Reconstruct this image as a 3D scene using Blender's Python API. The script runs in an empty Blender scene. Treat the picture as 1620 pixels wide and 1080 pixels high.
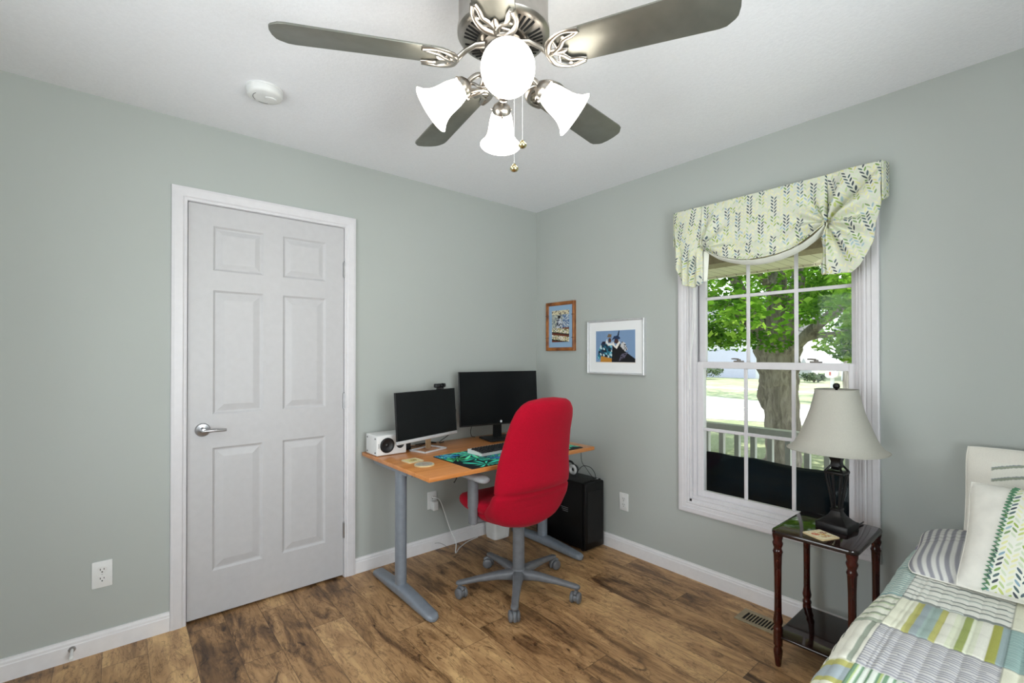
import bpy, bmesh, math, random
from mathutils import Vector, Matrix

# ---------------------------------------------------------------- camera, world, lights, exposure
scene = bpy.context.scene
COL = scene.collection
PI = math.pi


def set_camera():
    cam = bpy.data.cameras.new('camera')
    ob = bpy.data.objects.new('camera', cam)
    COL.objects.link(ob)
    cam.sensor_width = 36
    cam.lens = 742.75 * 36 / 1620
    cam.shift_y = (556.73 - 540) / 1620
    cam.clip_start = 0.02
    cam.clip_end = 300
    yaw, pit, rol = (math.radians(a) for a in (49.8795, 0.3785, -0.0193))
    F = Vector((math.cos(yaw) * math.cos(pit), math.sin(yaw) * math.cos(pit), math.sin(pit)))
    R = Vector((math.sin(yaw), -math.cos(yaw), 0))
    U = R.cross(F)
    R2 = R * math.cos(rol) + U * math.sin(rol)
    U2 = U * math.cos(rol) - R * math.sin(rol)
    m = Matrix((R2, U2, -F)).transposed().to_4x4()
    m.translation = Vector((-2.5732, -2.75, 1.299))
    ob.matrix_world = m
    scene.camera = ob


set_camera()
scene.view_settings.view_transform = 'Standard'
scene.view_settings.look = 'None'
scene.view_settings.exposure = 0.0
scene.view_settings.gamma = 1.0
scene.view_settings.use_curve_mapping = False
scene.cycles.use_denoising = True
scene.cycles.max_bounces = 10
scene.cycles.diffuse_bounces = 6
scene.cycles.sample_clamp_indirect = 6

SKY = 2.7
SHADE_GLOW = 9.0
BULB_GLOW = 75.0
SUN = 7.0
world = bpy.data.worlds.new('sky')
scene.world = world
world.use_nodes = True
wn = world.node_tree.nodes
wl = world.node_tree.links
bgn = wn['Background']
bgn.inputs['Strength'].default_value = SKY
_tc = wn.new('ShaderNodeTexCoord')
_sp = wn.new('ShaderNodeSeparateXYZ')
_rp = wn.new('ShaderNodeValToRGB')
_rp.color_ramp.elements[0].position = 0.5
_rp.color_ramp.elements[0].color = (0.95, 0.97, 1.0, 1)
_rp.color_ramp.elements[1].position = 0.95
_rp.color_ramp.elements[1].color = (0.62, 0.78, 1.0, 1)
_ma = wn.new('ShaderNodeMath')
_ma.operation = 'MULTIPLY_ADD'
_ma.inputs[1].default_value = 0.5
_ma.inputs[2].default_value = 0.5
wl.new(_tc.outputs['Generated'], _sp.inputs[0])
wl.new(_sp.outputs['Z'], _ma.inputs[0])
wl.new(_ma.outputs[0], _rp.inputs[0])
wl.new(_rp.outputs[0], bgn.inputs['Color'])

sun_d = bpy.data.lights.new('sun', 'SUN')
sun_d.energy = SUN
sun_d.angle = 0.01
sun_d.color = (1.0, 0.95, 0.86)
sun = bpy.data.objects.new('sun', sun_d)
COL.objects.link(sun)
sun.rotation_euler = Vector((0.25, -0.62, 1.0)).to_track_quat('Z', 'Y').to_euler()

# openings of window_1 and the added rear window guide the sky light into the room (portals emit nothing themselves)
for nm, loc, rot, sx, sy in (('window_portal', (0.16, -1.732, 1.25), (0, PI / 2, 0), 1.6, 0.83),
                             ('added_rear_portal', (-3.62, -1.55, 1.25), (0, -PI / 2, 0), 1.6, 1.5)):
    ld = bpy.data.lights.new(nm, 'AREA')
    ld.shape = 'RECTANGLE'
    ld.size, ld.size_y = sx, sy
    ld.cycles.is_portal = True
    lo = bpy.data.objects.new(nm, ld)
    COL.objects.link(lo)
    lo.location = loc
    lo.rotation_euler = rot

# fill lights added outside two assumed windows behind the camera, in place of daylight
for nm, loc, aim, sx, sy, watts in (('rear_window_fill', (-3.66, -1.55, 1.25), (1, 0, 0.25), 1.5, 1.6, 24.0),
                                    ('side_window_fill', (-1.9, -3.63, 1.35), (0, 1, 0.5), 1.3, 1.3, 52.0)):
    ld = bpy.data.lights.new(nm, 'AREA')
    ld.shape = 'RECTANGLE'
    ld.size, ld.size_y = sx, sy
    ld.energy = watts
    ld.color = (0.93, 0.97, 1.0)
    lo = bpy.data.objects.new(nm, ld)
    COL.objects.link(lo)
    lo.location = loc
    lo.rotation_euler = (-Vector(aim)).to_track_quat('Z', 'Y').to_euler()

# ---------------------------------------------------------------- helpers


def lin(c):
    out = []
    for v in c[:3]:
        v = v / 255.0
        out.append(v / 12.92 if v <= 0.04045 else ((v + 0.055) / 1.055) ** 2.4)
    return tuple(out) + (1.0,)


class S:
    """operator sugar over shader math nodes"""

    def __init__(self, nt, s):
        self.nt, self.s = nt, s

    def _m(self, op, *a):
        n = self.nt.nodes.new('ShaderNodeMath')
        n.operation = op
        for i, v in enumerate((self,) + a):
            if isinstance(v, S):
                self.nt.links.new(v.s, n.inputs[i])
            else:
                n.inputs[i].default_value = v
        return S(self.nt, n.outputs[0])

    def __add__(self, o): return self._m('ADD', o)
    def __radd__(self, o): return self._m('ADD', o)
    def __sub__(self, o): return self._m('SUBTRACT', o)
    def __rsub__(self, o): return (self * -1.0) + o
    def __mul__(self, o): return self._m('MULTIPLY', o)
    def __rmul__(self, o): return self._m('MULTIPLY', o)
    def __truediv__(self, o): return self._m('DIVIDE', o)
    def floor(self): return self._m('FLOOR')
    def fract(self): return self._m('FRACT')
    def abs(self): return self._m('ABSOLUTE')
    def sin(self): return self._m('SINE')
    def lt(self, o): return self._m('LESS_THAN', o)
    def gt(self, o): return self._m('GREATER_THAN', o)
    def mod(self, o): return self._m('FLOORED_MODULO', o)
    def pow(self, o): return self._m('POWER', o)
    def clamp01(self): return self._m('MAXIMUM', 0.0)._m('MINIMUM', 1.0)


class Mat:
    def __init__(self, name, col=(200, 200, 200), rough=0.5, metal=0.0, spec=None, **kw):
        self.m = bpy.data.materials.new(name)
        self.m.use_nodes = True
        self.nt = self.m.node_tree
        self.b = self.nt.nodes['Principled BSDF']
        self.b.inputs['Base Color'].default_value = lin(col)
        self.b.inputs['Roughness'].default_value = rough
        self.b.inputs['Metallic'].default_value = metal
        if spec is not None:
            self.b.inputs['Specular IOR Level'].default_value = spec
        for k, v in kw.items():
            self.b.inputs[k.replace('_', ' ')].default_value = v

    def new(self, t): return self.nt.nodes.new(t)
    def link(self, a, b): self.nt.links.new(a.s if isinstance(a, S) else a, b)

    def coord(self, which='Object'):
        tc = self.new('ShaderNodeTexCoord')
        sp = self.new('ShaderNodeSeparateXYZ')
        self.link(tc.outputs[which], sp.inputs[0])
        return [S(self.nt, sp.outputs[i]) for i in range(3)]

    def position(self):
        g = self.new('ShaderNodeNewGeometry')
        sp = self.new('ShaderNodeSeparateXYZ')
        self.link(g.outputs['Position'], sp.inputs[0])
        return [S(self.nt, sp.outputs[i]) for i in range(3)]

    def vec(self, x, y, z):
        c = self.new('ShaderNodeCombineXYZ')
        for i, v in enumerate((x, y, z)):
            if isinstance(v, S):
                self.link(v, c.inputs[i])
            else:
                c.inputs[i].default_value = v
        return c.outputs[0]

    def noise(self, vec, scale, detail=3, rough=0.5, dist=0.0):
        n = self.new('ShaderNodeTexNoise')
        if vec is not None:
            self.link(vec, n.inputs['Vector'])
        n.inputs['Scale'].default_value = scale
        n.inputs['Detail'].default_value = detail
        n.inputs['Roughness'].default_value = rough
        n.inputs['Distortion'].default_value = dist
        return S(self.nt, n.outputs[0])

    def white(self, vec):
        n = self.new('ShaderNodeTexWhiteNoise')
        self.link(vec, n.inputs['Vector'])
        return S(self.nt, n.outputs['Value'])

    def ramp(self, fac, stops, constant=False):
        r = self.new('ShaderNodeValToRGB')
        cr = r.color_ramp
        if constant:
            cr.interpolation = 'CONSTANT'
        while len(cr.elements) < len(stops):
            cr.elements.new(0.5)
        for e, (p, c) in zip(cr.elements, stops):
            e.position = p
            e.color = lin(c)
        self.link(fac, r.inputs[0])
        return r.outputs[0]

    def mix(self, fac, a, b, blend='MIX'):
        n = self.new('ShaderNodeMix')
        n.data_type = 'RGBA'
        n.blend_type = blend
        for i, v in ((0, fac), (6, a), (7, b)):
            if isinstance(v, S) or hasattr(v, 'is_linked'):
                self.link(v, n.inputs[i])
            elif i == 0:
                n.inputs[0].default_value = v
            else:
                n.inputs[i].default_value = lin(v)
        return n.outputs[2]

    def color(self, s): self.link(s, self.b.inputs['Base Color'])

    def bump(self, h, strength=0.3, dist=0.001):
        n = self.new('ShaderNodeBump')
        n.inputs['Strength'].default_value = strength
        n.inputs['Distance'].default_value = dist
        self.link(h, n.inputs['Height'])
        self.link(n.outputs[0], self.b.inputs['Normal'])


def mottled(name, col, rough=0.5, metal=0.0, amt=0.06, scale=30, bump=0.0, bscale=200, spec=None, **kw):
    """plain material with a slight procedural colour and surface variation"""
    M = Mat(name, col, rough, metal, spec, **kw)
    g = M.position()
    v = M.vec(*g)
    n = M.noise(v, scale, 3)
    lo = tuple(c * (1 - amt) for c in col)
    hi = tuple(min(255, c * (1 + amt)) for c in col)
    M.color(M.ramp(n, [(0.3, lo), (0.7, hi)]))
    if bump:
        M.bump(M.noise(v, bscale, 2), bump, 0.001)
    return M.m


WLOC = {}


class MB:
    def __init__(self):
        self.bm = bmesh.new()
        self.uv = None

    def _merge(self, b, M=None):
        if M is not None:
            b.transform(M)
        me = bpy.data.meshes.new('_t')
        b.to_mesh(me)
        b.free()
        self.bm.from_mesh(me)
        bpy.data.meshes.remove(me)
        return self

    def box(self, lo, hi, bevel=0.0, seg=2, M=None):
        b = bmesh.new()
        bmesh.ops.create_cube(b, size=1)
        lo, hi = Vector(lo), Vector(hi)
        c, s = (lo + hi) / 2, hi - lo
        for v in b.verts:
            v.co = Vector((c[i] + v.co[i] * s[i] for i in range(3)))
        if bevel:
            bmesh.ops.bevel(b, geom=b.edges[:], offset=min(bevel, min(abs(s[0]), abs(s[1]), abs(s[2])) * 0.49), segments=seg, profile=0.5, affect='EDGES')
        return self._merge(b, M)

    def cyl(self, p0, p1, r0, r1=None, n=20, bevel=0.0):
        r1 = r0 if r1 is None else r1
        p0, p1 = Vector(p0), Vector(p1)
        d = p1 - p0
        L = d.length
        prof = [(0, 0), (r0, 0), (r1, L), (0, L)] if not bevel else \
            [(0, 0), (r0 - bevel, 0), (r0, bevel), (r1, L - bevel), (r1 - bevel, L), (0, L)]
        return self.lathe(prof, n, Matrix.Translation(p0) @ d.to_track_quat('Z', 'Y').to_matrix().to_4x4())

    def lathe(self, prof, n=24, M=None):
        b = bmesh.new()
        rings = []
        for r, z in prof:
            if r < 1e-6:
                rings.append([b.verts.new((0, 0, z))])
            else:
                rings.append([b.verts.new((r * math.cos(2 * PI * i / n), r * math.sin(2 * PI * i / n), z)) for i in range(n)])
        for A, B in zip(rings, rings[1:]):
            for i in range(n):
                j = (i + 1) % n
                if len(A) == 1 and len(B) == 1:
                    continue
                if len(A) == 1:
                    b.faces.new((A[0], B[j], B[i]))
                elif len(B) == 1:
                    b.faces.new((A[i], A[j], B[0]))
                else:
                    b.faces.new((A[i], A[j], B[j], B[i]))
        bmesh.ops.recalc_face_normals(b, faces=b.faces[:])
        return self._merge(b, M)

    def tube(self, pts, r, n=10, flat=1.0, up=None, caps=True):
        """r: number or list; flat: ratio of the second axis"""
        pts = [Vector(p) for p in pts]
        rs = r if isinstance(r, (list, tuple)) else [r] * len(pts)
        b = bmesh.new()
        rings = []
        ref = Vector(up) if up else None
        prev = None
        for i, p in enumerate(pts):
            t = (pts[min(i + 1, len(pts) - 1)] - pts[max(i - 1, 0)]).normalized()
            if ref is not None:
                x = ref.cross(t)
                if x.length < 1e-4:
                    x = t.orthogonal()
                x.normalize()
            elif prev is None:
                x = t.orthogonal().normalized()
            else:
                x = (prev - t * prev.dot(t)).normalized()
            prev = x
            y = t.cross(x).normalized()
            rings.append([b.verts.new(p + (x * math.cos(2 * PI * k / n) + y * math.sin(2 * PI * k / n) * flat) * rs[i]) for k in range(n)])
        for A, B in zip(rings, rings[1:]):
            for k in range(n):
                b.faces.new((A[k], A[(k + 1) % n], B[(k + 1) % n], B[k]))
        if caps:
            b.faces.new(rings[0][::-1])
            b.faces.new(rings[-1])
        bmesh.ops.recalc_face_normals(b, faces=b.faces[:])
        return self._merge(b)

    def loft(self, rings, close=True, caps=True):
        b = bmesh.new()
        R = [[b.verts.new(p) for p in ring] for ring in rings]
        n = len(R[0])
        for A, B in zip(R, R[1:]):
            for k in range(n if close else n - 1):
                b.faces.new((A[k], A[(k + 1) % n], B[(k + 1) % n], B[k]))
        if caps:
            b.faces.new(R[0][::-1])
            b.faces.new(R[-1])
        bmesh.ops.recalc_face_normals(b, faces=b.faces[:])
        return self._merge(b)

    def prism(self, poly, h, M=None, bevel=0.0, z0=0.0):
        """polygon in local xy, extruded z0..z0+h"""
        b = bmesh.new()
        A = [b.verts.new((x, y, z0)) for x, y in poly]
        B = [b.verts.new((x, y, z0 + h)) for x, y in poly]
        n = len(poly)
        b.faces.new(A[::-1])
        b.faces.new(B)
        for k in range(n):
            b.faces.new((A[k], A[(k + 1) % n], B[(k + 1) % n], B[k]))
        bmesh.ops.recalc_face_normals(b, faces=b.faces[:])
        if bevel:
            ed = [e for e in b.edges if abs(e.verts[0].co.z - e.verts[1].co.z) < 1e-6]
            bmesh.ops.bevel(b, geom=ed, offset=bevel, segments=2, profile=0.5, affect='EDGES')
        return self._merge(b, M)

    def build(self, name, mat, parent=None, loc=None, smooth=None, solid=0.0):
        base = Vector(WLOC.get(parent.name, (0, 0, 0))) if parent else Vector((0, 0, 0))
        w = Vector(loc) if loc is not None else base
        self.bm.transform(Matrix.Translation(-w))
        me = bpy.data.meshes.new(name)
        self.bm.to_mesh(me)
        self.bm.free()
        return finish(name, me, mat, parent, w, base, smooth, solid)


def finish(name, me, mat, parent, w, base, smooth=None, solid=0.0):
    o = bpy.data.objects.new(name, me)
    COL.objects.link(o)
    o.location = w - base
    if parent:
        o.parent = parent
    WLOC[o.name] = tuple(w)
    me.materials.append(mat.m if isinstance(mat, Mat) else mat)
    if smooth:
        me.shade_smooth()
        if smooth < 180:
            try:
                me.set_sharp_from_angle(angle=math.radians(smooth))
            except Exception:
                pass
    if solid:
        md = o.modifiers.new('thickness', 'SOLIDIFY')
        md.thickness = solid
        md.offset = 0
    return o


def surf(name, fn, nu, nv, mat, parent=None, loc=None, color=None, smooth=180, solid=0.0, wrap=False):
    """grid surface: fn(u,v)->(x,y,z) world; optional color(u,v)->rgb255 point colours; uv = fn_uv or (u,v)"""
    base = Vector(WLOC.get(parent.name, (0, 0, 0))) if parent else Vector((0, 0, 0))
    w = Vector(loc) if loc is not None else base
    vs, uvs, cols = [], [], []
    for j in range(nv + 1):
        for i in range(nu + 1):
            u, v = i / nu, j / nv
            r = fn(u, v)
            vs.append((r[0] - w.x, r[1] - w.y, r[2] - w.z))
            uvs.append((r[3], r[4]) if len(r) > 3 else (u, v))
            if color:
                cols.extend(lin(color(u, v)))
    fs = [(j * (nu + 1) + i, j * (nu + 1) + i + 1, (j + 1) * (nu + 1) + i + 1, (j + 1) * (nu + 1) + i) for j in range(nv) for i in range(nu)]
    me = bpy.data.meshes.new(name)
    me.from_pydata(vs, [], fs)
    uvl = me.uv_layers.new(name='UVMap')
    li = [0] * len(me.loops)
    me.loops.foreach_get('vertex_index', li)
    flat = []
    for k in li:
        flat.extend(uvs[k])
    uvl.data.foreach_set('uv', flat)
    if color:
        ca = me.color_attributes.new('paint', 'FLOAT_COLOR', 'POINT')
        ca.data.foreach_set('color', cols)
    return finish(name, me, mat, parent, w, base, smooth, solid)


def painted(name, rough=0.8, spec=0.3, fuzz=0.0, bump=0.0, bscale=900):
    M = Mat(name, (255, 255, 255), rough, 0, spec)
    a = M.new('ShaderNodeVertexColor')
    a.layer_name = 'paint'
    c = a.outputs[0]
    if fuzz:
        n = M.noise(M.vec(*M.position()), 400, 3)
        c = M.mix(fuzz, c, M.ramp(n, [(0.3, (150, 150, 150)), (0.7, (255, 255, 255))]), 'MULTIPLY')
    M.color(c)
    if bump:
        M.bump(M.noise(M.vec(*M.position()), bscale, 2), bump, 0.001)
    return M.m


def thing(name, loc, label, cat, group=None):
    o = bpy.data.objects.new(name, None)
    COL.objects.link(o)
    o.empty_display_size = 0.05
    o.location = loc
    WLOC[o.name] = tuple(loc)
    return tag(o, label, cat, group)


def tag(o, label=None, cat=None, group=None, kind=None):
    if label: o['label'] = label
    if cat: o['category'] = cat
    if group: o['group'] = group
    if kind: o['kind'] = kind
    return o


def struct(o, label=None, cat=None):
    return tag(o, label, cat, None, 'structure')


def rng(seed): return random.Random(seed)


def rectloop(w, h, r, n=6):
    """rounded rectangle outline, counter-clockwise, centred"""
    out = []
    for cx, cy, a0 in ((w / 2 - r, h / 2 - r, 0), (-w / 2 + r, h / 2 - r, 90), (-w / 2 + r, -h / 2 + r, 180), (w / 2 - r, -h / 2 + r, 270)):
        for k in range(n + 1):
            a = math.radians(a0 + 90 * k / n)
            out.append((cx + r * math.cos(a), cy + r * math.sin(a)))
    return out


def superell(a, b, p, n):
    out = []
    for k in range(n):
        t = 2 * PI * k / n
        c, s = math.cos(t), math.sin(t)
        out.append((a * math.copysign(abs(c) ** (2 / p), c), b * math.copysign(abs(s) ** (2 / p), s)))
    return out


def interp(tab, x):
    if x <= tab[0][0]:
        return tab[0][1]
    for (x0, y0), (x1, y1) in zip(tab, tab[1:]):
        if x <= x1:
            t = (x - x0) / (x1 - x0)
            return y0 + (y1 - y0) * t
    return tab[-1][1]


def sm(t):
    t = max(0, min(1, t))
    return t * t * (3 - 2 * t)


def catmull(pts, n=8):
    P = [Vector(p) for p in pts]
    P = [P[0] * 2 - P[1]] + P + [P[-1] * 2 - P[-2]]
    out = []
    for i in range(1, len(P) - 2):
        a, b, c, d = P[i - 1:i + 3]
        for k in range(n):
            t = k / n
            out.append(0.5 * ((2 * b) + (c - a) * t + (2 * a - 5 * b + 4 * c - d) * t * t + (3 * b - a - 3 * c + d) * t ** 3))
    out.append(P[-2])
    return out


# ---------------------------------------------------------------- materials
def wall_mat(name, col):
    M = Mat(name, col, 0.85, spec=0.25)
    v = M.vec(*M.position())
    M.color(M.ramp(M.noise(v, 1.5, 2), [(0.2, tuple(c * 0.985 for c in col)), (0.8, col)]))
    M.bump(M.noise(v, 260, 3), 0.12, 0.001)
    return M.m


m_wall = wall_mat('sage_paint', (180, 185, 181))
_c = Mat('ceiling_texture', (241, 242, 246), 0.9, spec=0.2)
_v = _c.vec(*_c.position())
_n = _c.noise(_v, 90, 4, 0.6)
_c.color(_c.ramp(_n, [(0.35, (239, 240, 244)), (0.65, (243, 244, 248))]))
_c.bump(_n, 0.35, 0.004)
m_ceil = _c.m
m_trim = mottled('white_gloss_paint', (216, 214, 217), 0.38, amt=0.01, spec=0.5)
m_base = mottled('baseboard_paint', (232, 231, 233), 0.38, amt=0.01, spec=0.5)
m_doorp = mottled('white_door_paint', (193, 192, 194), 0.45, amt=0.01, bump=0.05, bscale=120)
m_black = mottled('black_plastic', (22, 23, 25), 0.45, amt=0.1)
m_screen = mottled('dark_screen', (14, 17, 19), 0.2, amt=0.05, scale=8, spec=0.25)
m_dark = mottled('dark_void', (6, 6, 6), 0.9)
m_nickel = mottled('brushed_nickel', (172, 167, 160), 0.3, 1.0, amt=0.03, scale=40)
m_satin = mottled('satin_nickel', (170, 170, 172), 0.3, 1.0, amt=0.04)
m_white = mottled('white_plastic', (226, 227, 226), 0.4, amt=0.01)
m_silver = mottled('silver_plastic', (205, 206, 208), 0.3, 0.2, amt=0.02)
m_chairg = mottled('grey_chair_plastic', (108, 110, 114), 0.42, amt=0.05)
m_deskg = mottled('blue_grey_enamel', (134, 142, 152), 0.35, 0.2, amt=0.03)


def floor_mat():
    M = Mat('hickory_planks', (150, 110, 80), 0.42, spec=0.45)
    x, y, z = M.position()
    W, L = 0.152, 1.22
    px = (x + 0.031) / W
    ix = px.floor()
    off = M.white(M.vec(ix, 3.3, 0.0))
    py = (y / L) + off * 7.0
    iy = py.floor()
    rid = M.white(M.vec(ix, iy, 1.7))
    rid2 = M.white(M.vec(ix, iy, 9.1))
    fx, fy = px.fract(), py.fract()
    # grain: long wavy figure along the plank
    vx = x * 1.0 + rid * 31.0
    vy = y + rid2 * 17.0
    big = M.noise(M.vec(vx * 7.5, vy * 1.9, rid * 9.0), 1.0, 4, 0.62, 1.6)
    fine = M.noise(M.vec(vx * 70.0, vy * 3.0, rid), 1.0, 3, 0.6, 0.6)
    blot = M.noise(M.vec(vx * 16.0, vy * 7.0, rid2 * 5.0), 1.0, 4, 0.65, 1.2)
    t = big * 0.66 + fine * 0.16 + rid * 0.17 + blot * 0.13
    c = M.ramp(t, [(0.36, (74, 50, 30)), (0.45, (118, 87, 56)), (0.53, (164, 126, 85)), (0.63, (190, 151, 106)), (0.76, (220, 182, 128))])
    knot = M.ramp(blot, [(0.30, (70, 52, 38)), (0.40, (255, 255, 255))])
    c = M.mix(0.75, c, knot, 'MULTIPLY')
    wisp = M.ramp(M.noise(M.vec(vx * 13.0, vy * 2.6, rid * 3.0 + 4.0), 1.0, 5, 0.7, 2.2), [(0.47, (255, 255, 255)), (0.5, (120, 100, 84)), (0.53, (255, 255, 255))])
    c = M.mix(0.55, c, wisp, 'MULTIPLY')
    ex = (fx - 0.5).abs().gt(0.492)
    ey = (fy - 0.5).abs().gt(0.4988)
    seam = (ex + ey).clamp01()
    c = M.mix(seam * 0.6, c, (46, 33, 24))
    M.color(c)
    M.link((big * 0.18) + 0.34, M.b.inputs['Roughness'])
    M.bump(t - seam * 0.4, 0.25, 0.0015)
    return M.m


m_floor = floor_mat()


def leaf_mat(name, base, scale=1.0, rot=0.0, period=3):
    """herringbone columns of small leaves printed on cloth; UVs in metres"""
    M = Mat(name, base, 0.85, spec=0.2)
    tc = M.new('ShaderNodeTexCoord')
    mp = M.new('ShaderNodeMapping')
    mp.inputs['Rotation'].default_value = (0, 0, rot)
    M.link(tc.outputs['UV'], mp.inputs[0])
    sp = M.new('ShaderNodeSeparateXYZ')
    M.link(mp.outputs[0], sp.inputs[0])
    u, v = S(M.nt, sp.outputs[0]), S(M.nt, sp.outputs[1])
    jit = M.noise(M.vec(u * 9.0, v * 9.0, 0.0), 1.0, 1)
    W = 0.029 * scale
    H = 0.0165 * scale
    cu = u / W
    ci = cu.floor()
    f = cu.fract() - 0.5
    a = f.abs() * W
    side = f.gt(0.0)
    vv = v - a * 0.95 + side * (H * 0.45) + M.white(M.vec(ci, 5.0, 1.0)) * 0.3
    r = vv / H
    ri = r.floor()
    rf = (r.fract() - 0.5) * H
    da = (a - W * 0.26) / (W * 0.215)
    db = rf / (H * 0.27)
    prof = da * da
    inside = (prof * prof * 0.5 + prof * 0.5 + db * db).lt(1.0)
    # colour groups: runs of ~5 rows in a column share a hue
    cell = M.white(M.vec(ci, ri, side))
    grp = M.white(M.vec(ci, (ri / 6.0).floor(), 2.0))
    drop = ((ri / 12.0) + (ci / 2.0).floor().mod(2.0) * 0.5 + grp * 0.0).fract()
    phase = ci.mod(2.0)
    dark = (phase.lt(0.5)) * drop.lt(0.5)
    mid = (phase.lt(0.5)) * drop.gt(0.72) + (phase.gt(0.5)) * drop.gt(0.80)
    cdark = M.ramp(cell, [(0.0, (38, 52, 68)), (0.3, (70, 92, 104)), (0.5, (60, 88, 92)), (0.68, (128, 160, 178)), (0.82, (52, 66, 74)), (0.93, (110, 150, 70))], True)
    cmid = M.ramp(cell, [(0.0, (150, 176, 74)), (0.3, (196, 206, 120)), (0.55, (120, 150, 92)), (0.75, (160, 186, 196)), (0.9, (214, 208, 140))], True)
    cpale = M.ramp(cell, [(0.0, (226, 226, 184)), (0.4, (206, 216, 190)), (0.7, (222, 222, 160)), (0.85, (186, 204, 150))], True)
    lc = M.mix(mid, cpale, cmid)
    lc = M.mix(dark, lc, cdark)
    wash = M.ramp(jit, [(0.35, base), (0.62, tuple(min(255, c * 0.985) for c in base)), (0.85, (230, 232, 208))])
    M.color(M.mix(inside * cell.gt(0.05) * 0.93, wash, lc))
    M.bump(M.noise(M.vec(*M.position()), 700, 2), 0.2, 0.0006)
    return M


# ---------------------------------------------------------------- room shell
RX, RY, H = -3.45, -3.42, 2.44     # far corner is at x=0,y=0
TW = 0.15


def wall_with_hole(name, axis, pos, out, a0, a1, holes, z0=0.0, z1=H, back=False):
    """wall slab; axis 'x': plane x=pos spanning y a0..a1; holes (a,b,za,zb); out = +1/-1 outward direction"""
    mb = MB()

    def slab(a, b, za, zb):
        p, q = sorted((pos, pos + out * TW))
        if axis == 'x':
            mb.box((p, a, za), (q, b, zb))
        else:
            mb.box((a, p, za), (b, q, zb))
    cur = a0
    for a, b, za, zb in sorted(holes):
        slab(cur, a, z0, z1)
        if za > z0:
            slab(a, b, z0, za)
        slab(a, b, zb, z1)
        cur = b
    slab(cur, a1, z0, z1)
    if back:
        for a, b, za, zb in holes:
            p, q = sorted((pos + out * (TW - 0.02), pos + out * TW))
            if axis == 'x':
                mb.box((p, a, za), (q, b, zb))
            else:
                mb.box((a, p, za), (b, q, zb))
    return struct(mb.build(name, m_wall))


struct(MB().box((RX - TW, RY - TW, -0.12), (TW, TW, 0)).build('floor', m_floor))
struct(MB().box((RX - TW, RY - TW, H), (TW, TW, H + 0.15)).build('ceiling', m_ceil))
wall_with_hole('wall_left', 'y', 0, 1, RX - TW, TW, [(-2.314, -1.546, 0.0, 2.05)], back=True)
wall_with_hole('wall_right', 'x', 0, 1, RY - TW, 0, [(-2.150, -1.314, 0.447, 2.05)])
wall_with_hole('wall_back', 'y', RY, -1, RX - TW, 0, [(-2.55, -1.25, 0.75, 2.0)])
wall_with_hole('wall_near', 'x', RX, -1, RY, 0, [(-2.3, -0.8, 0.447, 2.05)])

# baseboards
BH, BT = 0.089, 0.014


def bb(mb, p0, p1, nrm):
    p0, p1, nrm = Vector(p0), Vector(p1), Vector(nrm)
    prof = [(0, 0), (BT, 0), (BT, BH * 0.72), (BT * 0.8, BH * 0.76), (BT * 0.78, BH * 0.86), (BT * 0.45, BH * 0.93), (BT * 0.4, BH), (0, BH)]
    mb.loft([[p + nrm * d + Vector((0, 0, z)) for d, z in prof] for p in (p0, p1)])


mb = MB()
bb(mb, (RX, 0, 0), (-2.376, 0, 0), (0, -1, 0))
bb(mb, (-1.486, 0, 0), (0, 0, 0), (0, -1, 0))
struct(mb.build('baseboard_left', m_base))
mb = MB()
bb(mb, (0, 0, 0), (0, RY, 0), (-1, 0, 0))
struct(mb.build('baseboard_right', m_base))
mb = MB()
bb(mb, (0, RY, 0), (RX, RY, 0), (0, 1, 0))
struct(mb.build('baseboard_back', m_base))
mb = MB()
bb(mb, (RX, RY, 0), (RX, 0, 0), (1, 0, 0))
struct(mb.build('baseboard_near', m_base))


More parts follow.
